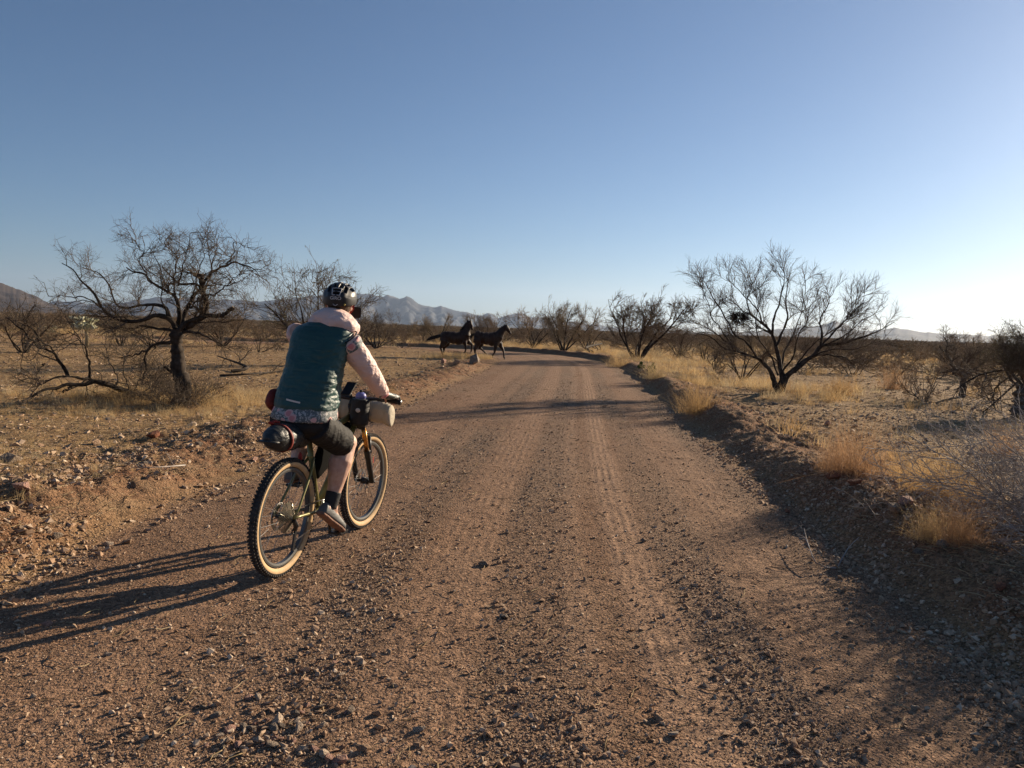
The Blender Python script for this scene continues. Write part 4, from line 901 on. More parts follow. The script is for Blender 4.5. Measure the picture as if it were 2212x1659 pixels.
def loose_stones():
    rg = np.random.default_rng(600)
    def put(n, fn, label, group, s0, s1):
        c = 0
        while c < n:
            x, y = fn(); d, s = road_ds(np.array([x]), np.array([y])); d = d[0]
            if (abs(d) < HW) != ('road' in group): continue
            z_ = min(s0 * (1 - rg.random()) ** -.45, s1); q_ = (z_ - s0) / (s1 - s0); sw = 'tiny' if q_ < .06 else ('small' if q_ < .2 else ('middling' if q_ < .6 else 'large'))
            stone((x, y), z_, f'{sw} {label} {where((x, y, tz(x, y)), SMARKS)}', group, sq=(1, rg.uniform(.7, 1), rg.uniform(.5, .9)), sink=rg.uniform(.1, .3), mt=(ROCKM[('pale', 'tan', 'pale', 'pink', 'grey')[int(rg.integers(0, 5))]] if 'pile' in group else None)); c += 1
    def near(): 
        u, v = rg.uniform(0, 2100), rg.uniform(1150, 1655); return gp(u, v)[:2]
    def pile():
        while True:
            u, v = rg.normal(590, 120), rg.normal(1590, 45)
            if v < 1660: return gp(u, v)[:2]
    put(70, pile, 'stone of the loose pile,', 'stones of the loose pile on the road', .011, .024)
    put(80, near, 'stone on the open road,', 'small stones on the open road', .009, .02)
    def lb(): y = rg.uniform(3.6, 13); d = rg.uniform(2.75, 4.6); return -d - .3 + .03 * y, y
    put(60, lb, 'angular stone in the left berm,', 'stones of the left berm', .013, .036)
    def rb(): y = rg.uniform(4, 12); d = rg.uniform(2.75, 4.2); return d - .2 + .03 * y, y
    put(44, rb, 'stone in the right berm,', 'stones of the right berm', .014, .034)
    def fl(): u, v = rg.uniform(-50, 1000), rg.uniform(800, 960); return gp(u, v)[:2]
    put(30, fl, 'stone on the left field,', 'stones on the left field', .03, .09)
    def fr(): u, v = rg.uniform(1500, 2250), rg.uniform(860, 1010); return gp(u, v)[:2]
    put(24, fr, 'stone on the right ground,', 'stones on the right ground', .02, .055)
loose_stones()

# ------------------------------------------------------------------ grass
GOLD = ramp_mat('golden_grass', [(.38, .24, .11), (.54, .37, .18), (.64, .48, .26)], 'random', trans=.45)
STRAWG = ramp_mat('straw_grass', [(.40, .30, .17), (.52, .41, .25), (.62, .52, .34)], 'random', trans=.4)
GOLD2 = ramp_mat('rust_grass', [(.34, .20, .11), (.43, .27, .15), (.50, .34, .19)], 'random', trans=.45)
def tuft(name, n, h, spread, seed, w=.0022, base=.06, droop=.5):
    rg = np.random.default_rng(seed); az = rg.uniform(0, 2 * np.pi, n); tl = np.abs(rg.normal(size=n)) * spread; L = h * rg.uniform(.45, 1.15, n)
    p = rg.normal(size=(n, 3)) * base; p[:, 2] = -.02; K = 5
    D = np.stack([np.cos(az) * np.sin(tl), np.sin(az) * np.sin(tl), np.cos(tl)], 1); out = [p]
    for q in range(K - 1):
        D = nrm(D + rg.normal(size=(n, 3)) * .08 + np.stack([np.cos(az), np.sin(az), -1 + 0 * az], 1) * droop * .08 * q); out.append(out[-1] + D * (L / (K - 1))[:, None])
    P = np.stack(out, 1); side = nrm(np.cross(D, rg.normal(size=(n, 3))))[:, None, :] * (w * np.linspace(1, .25, K))[None, :, None]
    V = np.stack([P - side, P + side], 2).reshape(-1, 3); b = np.arange(n)[:, None] * K * 2; k = np.arange(K - 1)[None] * 2
    Q = np.stack([b + k, b + k + 1, b + k + 3, b + k + 2], -1).reshape(-1, 4)
    mb = MB(); mb.add(V, Q); return mb.mesh(name)
BIG = [tuft(f'tussock_{i}', 620, .48, .62, 700 + i, .0013, .12) for i in range(3)]
def tussock(u, v, w, h, label, mt, k, group=None):
    p = gp(u, v); p = gp(u, v, tz(p[0], p[1])); z = tz(p[0], p[1]); m = BIG[k].copy(); m.materials.append(mt)
    o = bpy.data.objects.new('grass_tussock', m); COL.objects.link(o); o.location = (p[0], p[1], z); sx = w / FPX * p[1] / .26; sz = h / FPX * p[1] / .34
    o.scale = (sx, sx, sz); o.rotation_euler = (0, 0, RNG.uniform(0, 6)); tag(o, label, 'grass', group)
for i, (u, v, w_, h_, lab, mt) in enumerate([(1508, 880, 42, 62, 'round golden tussock at the road edge below the prickly pear', GOLD), (1845, 1045, 62, 95, 'rust coloured feathery tussock on the right berm', GOLD2), (1800, 1035, 34, 55, 'small rusty tuft against the left side of the feathery tussock', GOLD2),
      (1950, 1075, 52, 70, 'golden tussock right next to the rusty one', GOLD), (2020, 1100, 62, 85, 'widest golden tussock in front of the twig shrub', GOLD), (2085, 1090, 50, 70, 'golden tussock partly behind the twig shrub', GOLD), (1985, 1040, 40, 50, 'low golden tuft behind the widest tussock', GOLD),
      (2165, 980, 30, 55, 'thin dry tuft beside the red rock at the right edge', GOLD2), (1815, 852, 34, 40, 'golden tuft right of the large tree trunk', GOLD), (1925, 838, 26, 42, 'orange tuft beside a small bush on the right plain', GOLD2), (2010, 1150, 45, 60, 'pale tuft at the foot of the twig shrub', GOLD),
      (2075, 1180, 50, 70, 'tuft growing through the base of the twig shrub', GOLD2), (1420, 815, 30, 32, 'golden tuft beside the prickly pear', GOLD), (1340, 792, 26, 28, 'golden tuft at the road edge before the forked tree', GOLD), (840, 850, 18, 28, 'small dry tuft on the berm right of the cyclist', GOLD)]):
    tussock(u, v, w_, h_, lab, mt, i % 3)
def grass():
    rg = np.random.default_rng(800)
    small = [tuft(f'grass_tuft_{i}', 34, .22, .5, 820 + i, .0022, .05) for i in range(6)]
    for i_, m in enumerate(small): m.materials.append((GOLD, GOLD, STRAWG)[i_ % 3])
    x = []; y = []; h = []
    def add(X, Y, H): x.append(X); y.append(Y); h.append(H)
    # golden verge right of the road
    X, Y = sample_polar(24000, 9, 75, 34, .6, rg); d, s = road_ds(X, Y); dens = fbm(X * .35, Y * .35, 3, 91)
    k = (d > HW + .9) & (rg.random(len(X)) < (np.clip(.42 + 2.0 * dens, 0, 1) * (1 - sstep(3.6 + 2.4 * sstep(15, 30, Y), 8 + 4 * sstep(15, 30, Y), d)) * sstep(13, 20, Y)) + .10 * (dens > .12)); add(X[k], Y[k], rg.uniform(.5, 1.7, k.sum()) * (1 + .008 * Y[k]))
    # left: under the big tree and patches in the field
    X = rg.normal(-6.6, 1.3, 520); Y = rg.normal(14.4, .7, 520); add(X, Y, rg.uniform(.4, 1.3, 520))
    X = rg.normal(-6.2, 1.8, 300); Y = rg.normal(12.6, .8, 300); add(X, Y, rg.uniform(.3, .8, 300))
    X, Y = sample_polar(26000, 5, 70, 40, .5, rg); d, s = road_ds(X, Y); dens = fbm(X * .5 + 9, Y * .5, 3, 93); k = (d < -HW - .6) & (rg.random(len(X)) < np.clip(.12 + .9 * dens, .02, 1)); add(X[k], Y[k], rg.uniform(.15, .55, k.sum()))
    # inside of the bend below the horses
    X = rg.normal(-2.2, 1.2, 200); Y = rg.normal(38.0, .9, 200); add(X, Y, rg.uniform(.7, 1.9, 200))
    # foot of the far brush
    X, Y = sample_polar(9000, 50, 130, 40, 1, rg); k = fbm(X * .12, Y * .12, 3, 97) > -.02; add(X[k], Y[k], rg.uniform(.9, 2.6, k.sum()))
    X = np.concatenate(x); Y = np.concatenate(y); H = np.concatenate(h); d, s = road_ds(X, Y); k = np.abs(d) > HW + .35; X, Y, H = X[k], Y[k], H[k]
    z = terrain(X, Y, True, (d[k], s[k])); S = np.stack([H * 1.1, H * 1.1, H], 1)
    scatter('dry_grass', np.stack([X, Y, z], 1), S, rg.uniform(0, 6.28, len(X)), small, GOLD, 'dry golden grass along the road verge and under the trees')
grass()

# ------------------------------------------------------------------ cacti, logs, dead branches
CHOLLA = ramp_mat('cholla_spines', [(.42, .41, .25), (.55, .53, .36), (.66, .64, .48)], 'noise', scale=9, bump=.5)
PAD = ramp_mat('cactus_pad', [(.07, .10, .03), (.12, .15, .05)], 'noise', scale=14)
SPINE = mat('spine', (.55, .45, .25), .8)
def cholla(u, v, top, label, seed, r0=.09):
    p = gpt(u, v); H = pd(u, top, p[1])[2] - p[2]; rg = np.random.default_rng(seed)
    o = empty('cholla_cactus', p); tag(o, label, 'cactus'); t = MB(); t.chain([(0, 0, -.05), (.03, 0, H * .3), (-.02, 0, H * .62)], [r0, r0 * .9, r0 * .8], 9); t.build('trunk', mat('cholla_trunk', (.30, .23, .13), .9, noise=20), o, True)
    j = MB(); sp = MB()
    for i in range(46):
        a = rg.uniform(0, 6.28); e = rg.uniform(-.5, 1.2); R = H * rg.uniform(.1, .36); c = np.array([math.cos(a) * R * 1.15, math.sin(a) * R * 1.15, H * .72 + math.sin(e) * H * .22]); dr = nrm(np.array([math.cos(a), math.sin(a), rg.uniform(-.9, .6)])); L = H * rg.uniform(.07, .13)
        rr = H * .034; j.chain([c - dr * L, c - dr * L * .8, c + dr * L * .8, c + dr * L], [rr * .4, rr, rr, rr * .4], 7)
        n = 40; q = c + dr * rg.uniform(-1, 1, (n, 1)) * L; dd = nrm(rg.normal(size=(n, 3))); tubes(sp, np.stack([q, q + dd * rr * 1.9], 1), np.full((n, 2), .004), 3, rg)
    for i in range(9):
        a = i * .7; j.chain([(0, 0, H * .55), (math.cos(a) * H * .2, math.sin(a) * H * .2, H * rg.uniform(.62, .85))], H * .03, 7)
    j.build('joints', CHOLLA, o, True); tag(sp.build('spines', CHOLLA, o), kind='stuff')
cholla(187, 752, 682, 'pale yellow cholla cactus with a round crown on a bare trunk at left', 1)
cholla(104, 742, 702, 'lower pale cholla cactus left of the round crowned one', 2, .05)
def prickly(u, v, w_, label, seed, n=7):
    p = gpt(u, v); s_ = .55 * w_ / FPX * p[1]; rg = np.random.default_rng(seed); o = empty('prickly_pear', p); tag(o, label, 'cactus')
    base = None; spots = [(0, 0, .0), (-.5, .1, .0), (.45, -.1, 0), (-.1, .1, .62), (.35, .05, .62), (-.55, .1, .58), (.15, 0, 1.15)][:n]
    for a, b, c in spots:
        mb = MB(); M = Matrix.Rotation(rg.uniform(-.7, .7), 3, 'Z') @ Matrix.Rotation(rg.uniform(-.45, .45), 3, 'Y') @ Matrix.Rotation(rg.uniform(-.3, .3), 3, 'X')
        mb.ell((a * s_, b * s_, (c + .38) * s_), (.34 * s_, .06 * s_, .42 * s_), M, 14, 10)
        q = nrm(rg.normal(size=(40, 3))); P0 = (q * np.array([.34, .07, .42]) * s_) @ np.array(M).T + np.array([a, b, c + .38]) * s_; tubes(mb, np.stack([P0, P0 + (q @ np.array(M).T) * .03], 1), np.full((40, 2), .0016), 3, rg)
        mb.build('pad', PAD, o, True)
prickly(1408, 806, 22, 'green prickly pear cactus with stacked pads in the golden grass', 3)
prickly(1386, 796, 20, 'small prickly pear cactus close to the forked tree trunk', 4, 4)
def dead_wood(name, pts, r0, r1, label, seed, cat='branch', per=8, L=.4, mt=BARK, tw=None):
    rg = np.random.default_rng(seed); b = np.array(pts[0], float); P = resample(np.array(pts, float), 10)[None] - b; R = np.linspace(r0, r1, 10)[None]
    tr = MB(); cr = MB(); tubes(tr, P, R, 7, rg); a = grow(P, R, per, L, .7, .2, (0, 0, -.02), 6, rg, r1 * .5, .25)
    a[0][:, :, 2] = np.maximum(a[0][:, :, 2], -.02 * 1); tubes(cr, *a, 4, rg); c = grow(*a, 3, L * .5, .7, .2, (0, 0, -.03), 4, rg, r1 * .35, .2); 
    if c: tubes(cr, *c, 3, rg)
    plant(name, (tr, cr, None), b, label, cat, trunk=mt, crown=tw or mt, names=('limb', 'twigs'))
def gz(u, v, dz=.03):
    p = gp(u, v); p = gp(u, v, tz(p[0], p[1])); p[2] = tz(p[0], p[1]) + dz; return p
dead_wood('fallen_log', [gz(1280, 762, .1), gz(1265, 759, .3), gz(1300, 757, .55)], .11, .05, 'fallen forked log at the road edge beyond the bend', 1, 'log', 5, .9)
dead_wood('fallen_branch', [gz(500, 806, .05), gz(535, 804, .15), gz(470, 793, .35)], .05, .015, 'black fallen branch on the field left of the cyclist', 2, per=12, L=.7)
dead_wood('fallen_branch', [gz(475, 812, .03), gz(540, 815, .08), gz(620, 803, .06)], .03, .01, 'long thin fallen branch lying behind the cyclist back', 3, per=10, L=.5)
dead_wood('dry_twig', [gz(1805, 1232, .02), gz(1765, 1235, .05), gz(1745, 1205, .09), gz(1735, 1175, .12)], .005, .002, 'pale dry branched twig lying at the shade edge of the road', 4, 'twig', per=7, L=.18, mt=PALETWIG)
dead_wood('dry_twig', [gz(1810, 1230, .02), gz(1830, 1215, .10), gz(1855, 1180, .13)], .005, .002, 'curved pale twig rising from the shaded berm', 5, 'twig', per=3, L=.1, mt=PALETWIG)
dead_wood('dry_twig', [gz(1560, 1075, .02), gz(1300, 1075, .02)][:1] + [gz(345, 1015, .03), gz(300, 1035, .03)] if False else [gz(400, 1010, .03), gz(340, 1022, .05), gz(285, 1032, .03)], .007, .003, 'pale broken stick on the crest of the left berm', 6, 'twig', per=4, L=.2, mt=PALETWIG)

# ------------------------------------------------------------------ bicycle (x forward, y left, z up; origin at the rear contact patch)
AZ = rad(13.1); LEAN = rad(2.5)
def bike_frame():
    p = gp(607, 1243); z = tz(p[0], p[1])
    return Matrix.Translation((p[0], p[1], z - .004)) @ Matrix.Rotation(math.pi / 2 - AZ, 4, 'Z') @ Matrix.Rotation(LEAN, 4, 'X')
BM = bike_frame()
def bthing(name, label, cat, group=None):
    o = empty(name); o.matrix_world = BM; tag(o, label, cat, group); return o
BLACK = mat('black_rubber', (.022, .021, .02), .75, noise=60, amt=.3)
TAN = mat('tan_sidewall', (.56, .38, .20), .7, noise=30, amt=.12)
DUSTY = mat('dusty_tread', (.05, .043, .038), .9, noise=25, amt=.5)
STEEL = mat('steel', (.55, .54, .52), .28, 1.0); DARKM = mat('dark_metal', (.035, .035, .037), .38, .6, .5)
RIMM = mat('rim', (.13, .13, .125), .35, .5, .5); GOLDF = mat('olive_frame_paint', (.21, .19, .07), .34, .3, .5, noise=12, amt=.15)
COPPER = mat('copper_stanchion', (.62, .30, .08), .25, .9); SPK = mat('spoke_steel', (.20, .20, .20), .35, .9)
REDP = mat('red_plastic', (.32, .025, .018), .5); SILV = mat('cassette_steel', (.42, .38, .30), .4, .75)
bike = bthing('bicycle', 'olive gold mountain bike with tan sidewall tyres and bikepacking bags', 'bicycle')
WR = .367
def wheel(cx, front, parent):
    w = MB(); R = WR - .029
    tread = MB(); tread.torus((0, 0, 0), R - .002, .0275, n=96, m=12, a0=rad(-78), a1=rad(78)); 
    wh = tread.build('tyre', DUSTY, parent, True); wh.location = (cx, 0, WR)
    side = MB(); side.torus((0, 0, 0), R - .002, .0272, n=96, m=6, a0=rad(74), a1=rad(152)); side.torus((0, 0, 0), R - .002, .0272, n=96, m=6, a0=rad(208), a1=rad(286))
    q = side.build('sidewall', TAN, wh, True)
    kn = MB()
    for i in range(92):
        a = 2 * math.pi * i / 92
        for lat, lw, off in ((-.0245, .010, 0), (-.0095, .011, .5), (.0095, .011, 0), (.0245, .010, .5)):
            b = a + off * 2 * math.pi / 92; hgt = .0265 * math.cos(lat / .032) if abs(lat) < .02 else .0165
            rr = R + hgt; M = np.array([[math.cos(b), 0, -math.sin(b)], [0, 1, 0], [math.sin(b), 0, math.cos(b)]])
            kn.box((rr * math.cos(b), lat, rr * math.sin(b)), (.009, lw, .012), M)
    tag(kn.build('tread_knobs', DUSTY, wh), kind='stuff')
    rim = MB(); rp = [(-.0145, .306), (-.0155, .295), (-.012, .283), (.012, .283), (.0155, .295), (.0145, .306)]
    n = 96; rings = [np.array([[r * math.cos(a), y, r * math.sin(a)] for y, r in rp]) for a in np.linspace(0, 2 * np.pi, n, endpoint=False)]
    V = np.concatenate(rings); Q = [[i * 6 + j, i * 6 + (j + 1) % 6, ((i + 1) % n) * 6 + (j + 1) % 6, ((i + 1) % n) * 6 + j] for i in range(n) for j in range(6)]
    rim.add(V, Q); rim.build('rim', RIMM, wh, False)
    hub = MB(); hub.chain([(0, -.055, 0), (0, -.03, 0), (0, -.028, 0), (0, .028, 0), (0, .03, 0), (0, .055, 0)], [.012, .012, .026, .026, .012, .012], 14); hub.build('hub', DARKM, wh, True)
    sp = MB()
    for i in range(28):
        a = 2 * math.pi * i / 28; sgn = 1 if i % 2 else -1; b = a + (.55 if (i // 2) % 2 else -.55)
        sp.chain([(.024 * math.cos(b), sgn * .026, .024 * math.sin(b)), (.285 * math.cos(a), sgn * .003, .285 * math.sin(a))], .0012, 4)
    tag(sp.build('spokes', SPK, wh), kind='stuff')
    rt = MB(); y = .036
    for k in range(40):
        a, b = 2 * math.pi * k / 40, 2 * math.pi * (k + 1) / 40
        for r0, r1 in ((.066, .088),):
            V = [[r * math.cos(t), y + dy, r * math.sin(t)] for dy in (0, .002) for t in (a, b) for r in (r0, r1)]
            rt.add(V, [[0, 1, 3, 2], [4, 6, 7, 5], [0, 4, 5, 1], [1, 5, 7, 3], [2, 3, 7, 6], [0, 2, 6, 4]])
    for k in range(6): a = k * math.pi / 3; rt.bar((.02 * math.cos(a + .5), y, .02 * math.sin(a + .5)), (.07 * math.cos(a), y, .07 * math.sin(a)), .003, n=4)
    rt.build('disc_rotor', STEEL, wh)
    return wh
rw = wheel(0, False, bike); rw['label'] = 'rear wheel with tan sidewall and cassette'
fw = wheel(1.21, True, bike); fw['label'] = 'front wheel with tan sidewall'; fw.rotation_euler = (0, 0, rad(-3))
ca = MB()
for i, r in enumerate(np.linspace(.098, .024, 12)):
    y = -.019 - i * .0036; n = int(r / .0022)
    pts = []
    for k in range(n):
        a = 2 * math.pi * k / n
        pts += [(r * math.cos(a), r * math.sin(a)), ((r - .0035) * math.cos(a + math.pi / n), (r - .0035) * math.sin(a + math.pi / n))]
    m = len(pts); inner = [((r - .0085) * math.cos(2 * math.pi * k / m), (r - .0085) * math.sin(2 * math.pi * k / m)) for k in range(m)]
    V = [[p[0], y, p[1]] for p in pts] + [[p[0], y, p[1]] for p in inner]
    ca.add(V, [[k, (k + 1) % m, m + (k + 1) % m, m + k] for k in range(m)])
ca.chain([(0, -.02, 0), (0, -.062, 0)], .018, 12)
for k in range(7):
    a = 2 * math.pi * k / 7; ca.chain([(.094 * math.cos(a), -.021, .094 * math.sin(a)), (.02 * math.cos(a + .4), -.050, .02 * math.sin(a + .4))], .0025, 4); ca.build('cassette', SILV, rw)
BB = np.array([.44, 0, .325]); HT0 = np.array([.945, 0, .815]); HT1 = np.array([.895, 0, .925]); ST = np.array([.275, 0, .80])
fr = MB()
fr.chain([BB, HT0 + np.array([-.01, 0, .01])], [.030, .028], 14); fr.chain([ST, HT1 + np.array([.0, 0, -.02])], [.018, .024], 12); fr.chain([BB, ST], [.020, .018], 12); fr.chain([HT0 - np.array([0, 0, 0]), HT1], .027, 14); fr.chain([BB + np.array([0, -.04, 0]), BB + np.array([0, .04, 0])], .026, 14)
for s in (-1, 1):
    fr.chain([BB + np.array([-.02, s * .03, 0]), (.30, s * .052, .335), (.08, s * .068, .362), (0, s * .068, WR)], [.013, .012, .009, .008], 8)
    fr.chain([(.315, s * .016, .69), (.22, s * .05, .60), (.06, s * .068, .42), (0, s * .068, WR)], [.010, .009, .008, .007], 8)
fr.chain([(.30, -.02, .70), (.30, .02, .70)], .012, 8); fr.build('frame', GOLDF, bike, True)
MB().chain([ST, (.235, 0, .955)], .0155, 12).build('seat_post', DARKM, bike, True)
sd_ = MB(); rings = []
for x, w_, h_, z in ((.06, .075, .022, .985), (.10, .072, .03, .985), (.16, .058, .03, .98), (.22, .032, .028, .975), (.29, .022, .026, .97), (.345, .014, .016, .967)):
    rings.append(np.array([[x, w_ * math.cos(a), z + h_ * math.sin(a)] for a in np.linspace(0, 2 * np.pi, 14, endpoint=False)]))
sd_.rings(rings); sd_.build('saddle', BLACK, bike, True)
# fork
fk = MB(); fa = nrm(HT1 - HT0); fx = np.array([1.21, 0, WR]); 
for s in (-1, 1):
    top = HT0 + np.array([.035, s * .062, -.005]); bot = fx + np.array([-.015, s * .062, .0])
    mid = top + (bot - top) * .42
    st = MB(); st.chain([top, mid], .0175, 12); st.build('stanchion', COPPER, bike, True)
    fk.chain([mid + (top - mid) * .03, mid, mid + (bot - mid) * .3, bot], [.026, .024, .022, .020], 12)
fk.chain([bot_ for bot_ in (HT0 + np.array([.035, -.075, .0]), HT0 + np.array([.02, -.03, .015]), HT0 + np.array([.02, .03, .015]), HT0 + np.array([.035, .075, .0]))], [.024, .026, .026, .024], 10)
fk.chain([(1.135, -.06, .60), (1.17, -.03, .72), (1.17, .03, .72), (1.135, .06, .60)], .013, 8); fk.chain([(1.21, -.08, WR), (1.21, .08, WR)], .009, 8); fk.build('fork', DARKM, bike, True)
MB().box((1.14, -.0866, .55), (.012, .002, .045)).build('fork_decal', REDP, bike)
HB = np.array([.905, 0, 1.03])
MB().chain([HT1 - fa * -.0, HT1 + fa * .065], .019, 12).chain([HT1 + fa * .06, HB], [.02, .02], 10).build('stem', DARKM, bike, True)
hb = MB(); hb.chain([(.855, -.385, 1.045), (.875, -.24, 1.05), (.90, -.08, 1.035), HB, (.90, .08, 1.035), (.875, .24, 1.05), (.855, .385, 1.045)], [.011, .011, .015, .0155, .015, .011, .011], 10); hb.build('handlebar', DARKM, bike, True)
for s in (-1, 1):
    g = MB(); g.chain([(.855, s * .388, 1.045), (.857, s * .37, 1.045), (.869, s * .275, 1.049), (.871, s * .27, 1.049)], [.0175, .0162, .0162, .018], 12); gg = g.build('grip', BLACK, bike, True)
    MB().chain([(.8555, s * .387, 1.045), (.8547, s * .394, 1.045)], .0125, 12).build('end_plug', STEEL, gg, True)
    b = MB(); b.box((.885, s * .245, 1.045), (.045, .03, .028)); b.chain([(.90, s * .24, 1.04), (.93, s * .26, 1.03), (.925, s * .36, 1.022)], [.008, .006, .005], 6); b.chain([(.875, s * .235, 1.045), (.875, s * .205, 1.045)], .015, 8); b.build('brake_lever', DARKM, bike)
    h_ = MB(); h_.chain([(.89, s * .22, 1.035), (1.0, s * .20, 1.02), (1.02, s * .15, .93), (.96, s * .06, .83), (.98, s * .05, .80)], .0026, 6); h_.build('cable', BLACK, bike, True)
# drivetrain
ck = MB(); n = 64; ck.torus((.44, -.052, .325), .070, .0028, n=n, m=5)
for k in range(4): a = k * math.pi / 2 + .4; ck.bar((.44, -.052, .325), (.44 + .068 * math.cos(a), -.052, .325 + .068 * math.sin(a)), .005, n=5)
ck.build('chainring', STEEL, bike, True)
PR = np.array([.50, -.075, .166]); PL = np.array([.38, .075, .484])
for s, P_ in ((-1, PR), (1, PL)):
    c0 = np.array([.44, s * .066, .325]); MB().chain([c0, (c0 + P_ * np.array([1, 1, 1])) / 2, P_], [.016, .012, .011], 8, ref=(0, 1, 0)).build('crank', DARKM, bike, True)
    pm = MB(); pc = P_ + np.array([0, s * .058, 0])
    for dx in (-.045, .045): pm.box(pc + np.array([dx, 0, 0]), (.014, .096, .014))
    for dy in (-.043, 0, .043): pm.box(pc + np.array([0, dy, 0]), (.090, .012, .012))
    for dx in (-.045, .045):
        for dy in (-.04, 0, .04): pm.box(pc + np.array([dx, dy, 0]), (.004, .004, .026))
    pm.build('pedal', DARKM, bike)
chn = MB()
up0, up1 = np.array([.44, -.052, .395]), np.array([0, -.040, WR + .045]); lo0, lo1 = np.array([.44, -.052, .256]), np.array([.035, -.045, .20])
def links(a, b):
    L = np.linalg.norm(b - a); m = int(L / .0127); d = (b - a) / L; ang = math.atan2(d[2], d[0]); M = np.array([[math.cos(ang), 0, -math.sin(ang)], [0, 1, 0], [math.sin(ang), 0, math.cos(ang)]])
    for k in range(m): chn.box(a + d * (k + .5) * L / m, (.0105, .005 if k % 2 else .0032, .007), M)
links(up1, up0); links(lo1, lo0); tag(chn.build('chain', STEEL, bike), kind='stuff')
rd = MB(); rd.chain([(0, -.068, WR - .01), (.03, -.07, .315), (.035, -.06, .285)], [.014, .017, .014], 8); rd.box((.045, -.052, .215), (.022, .012, .12), np.array([[.97, 0, .2], [0, 1, 0], [-.2, 0, .97]]))
rd.torus((.035, -.05, .275), .015, .005, n=18, m=5); rd.torus((.055, -.05, .165), .018, .005, n=18, m=5); rd.build('derailleur', DARKM, bike)
rl = MB(); rl.ell((.165, 0, .715), (.010, .014, .034)); rl.build('rear_light', REDP, bike, True)
fbag = MB(); fbag.rings([np.array([[x, .026 * math.cos(a), z + h_ * math.sin(a)] for a in np.linspace(0, 2 * np.pi, 12, endpoint=False)]) for x, z, h_ in ((.36, .62, .03), (.42, .64, .12), (.6, .70, .11), (.78, .79, .07), (.86, .84, .03))])
tag(link('frame_bag', fuse(fbag, .012, 3), mat('frame_bag_cloth', (.010, .010, .010), 1.0, spec=.03, bump=.4, bscale=20), empty('x') if False else None), 'black frame bag filling the triangle of the bicycle', 'bag').matrix_world = BM

# ------------------------------------------------------------------ cloth with real folds
def folds(scale, amp, stretch=(1, 1, 1), seed=0, ridged=True):
    def f(co):
        p = co * scale * np.array(stretch); wv = vn3(p * .5 + 7, seed + 5)
        q = p + wv[:, None] * 1.6; a = vn3(q, seed); b = vn3(q * 2.3 + 3, seed + 1)
        if ridged: return amp * ((1 - np.abs(a) * 4) * .6 + (1 - np.abs(b) * 4) * .3 - .3)
        return amp * (a * 2 + b)
    return f
def cloth(name, col, rough=.6, bs=140, bump=.25, coat=0, noise=9, amt=.12, spec=.4, fold=0):
    m, n, b = newmat(name); b.inputs['Roughness'].default_value = rough; setspec(b, spec); N = n.nodes.new; L = n.links.new
    tc = N('ShaderNodeTexCoord'); t = N('ShaderNodeTexNoise'); t.inputs['Scale'].default_value = noise; L(tc.outputs['Object'], t.inputs['Vector'])
    r = N('ShaderNodeMapRange'); r.inputs[1].default_value = .3; r.inputs[2].default_value = .7; r.inputs[3].default_value = 1 - amt; r.inputs[4].default_value = 1 + amt; L(t.outputs[0], r.inputs[0])
    x = N('ShaderNodeVectorMath'); x.operation = 'SCALE'; x.inputs[0].default_value = col; L(r.outputs[0], x.inputs[3]); L(x.outputs[0], b.inputs['Base Color'])
    h = N('ShaderNodeTexNoise'); h.inputs['Scale'].default_value = bs; h.inputs['Detail'].default_value = 3; L(tc.outputs['Object'], h.inputs['Vector'])
    wn = N('ShaderNodeTexNoise'); wn.inputs['Scale'].default_value = 16; wn.inputs['Detail'].default_value = 6; wn.inputs['Distortion'].default_value = 1.2
    mp = N('ShaderNodeMapping'); mp.inputs['Scale'].default_value = (1, .7, 2.1); L(tc.outputs['Object'], mp.inputs['Vector']); L(mp.outputs[0], wn.inputs['Vector'])
    k1 = N('ShaderNodeBump'); k1.inputs['Strength'].default_value = fold; k1.inputs['Distance'].default_value = .012; L(wn.outputs[0], k1.inputs['Height'])
    k = N('ShaderNodeBump'); k.inputs['Strength'].default_value = bump; k.inputs['Distance'].default_value = .001; L(h.outputs[0], k.inputs['Height']); L(k1.outputs[0], k.inputs['Normal']); L(k.outputs[0], b.inputs['Normal'])
    return m
def floral(name):
    m, n, b = newmat(name); b.inputs['Roughness'].default_value = .7; N = n.nodes.new; L = n.links.new; tc = N('ShaderNodeTexCoord')
    v = N('ShaderNodeTexVoronoi'); v.inputs['Scale'].default_value = 14; L(tc.outputs['Object'], v.inputs['Vector'])
    v2 = N('ShaderNodeTexNoise'); v2.inputs['Scale'].default_value = 45; v2.inputs['Detail'].default_value = 2; L(tc.outputs['Object'], v2.inputs['Vector'])
    ad = N('ShaderNodeMath'); ad.operation = 'MULTIPLY_ADD'; L(v2.outputs[0], ad.inputs[0]); ad.inputs[1].default_value = .22; L(v.outputs['Distance'], ad.inputs[2])
    def cr(src, stops):
        c = N('ShaderNodeValToRGB'); c.color_ramp.interpolation = 'CONSTANT'; e = c.color_ramp.elements
        while len(e) < len(stops): e.new(.5)
        for i, (p, col) in enumerate(stops): e[i].position = p; e[i].color = (*col, 1)
        L(src, c.inputs[0]); return c.outputs[0]
    fl = cr(ad.outputs[0], [(0, (.60, .22, .22)), (.36, (.66, .38, .35)), (.50, (.10, .12, .125))])
    sp = cr(v2.outputs[0], [(0, (.34, .35, .34)), (.42, (.10, .12, .125)), (.60, (.42, .40, .38))])
    mk = cr(ad.outputs[0], [(0, (0, 0, 0)), (.50, (1, 1, 1))])
    x = N('ShaderNodeMix'); x.data_type = 'RGBA'; L(mk, x.inputs[0]); L(fl, x.inputs[6]); L(sp, x.inputs[7]); L(x.outputs[2], b.inputs['Base Color'])
    return m
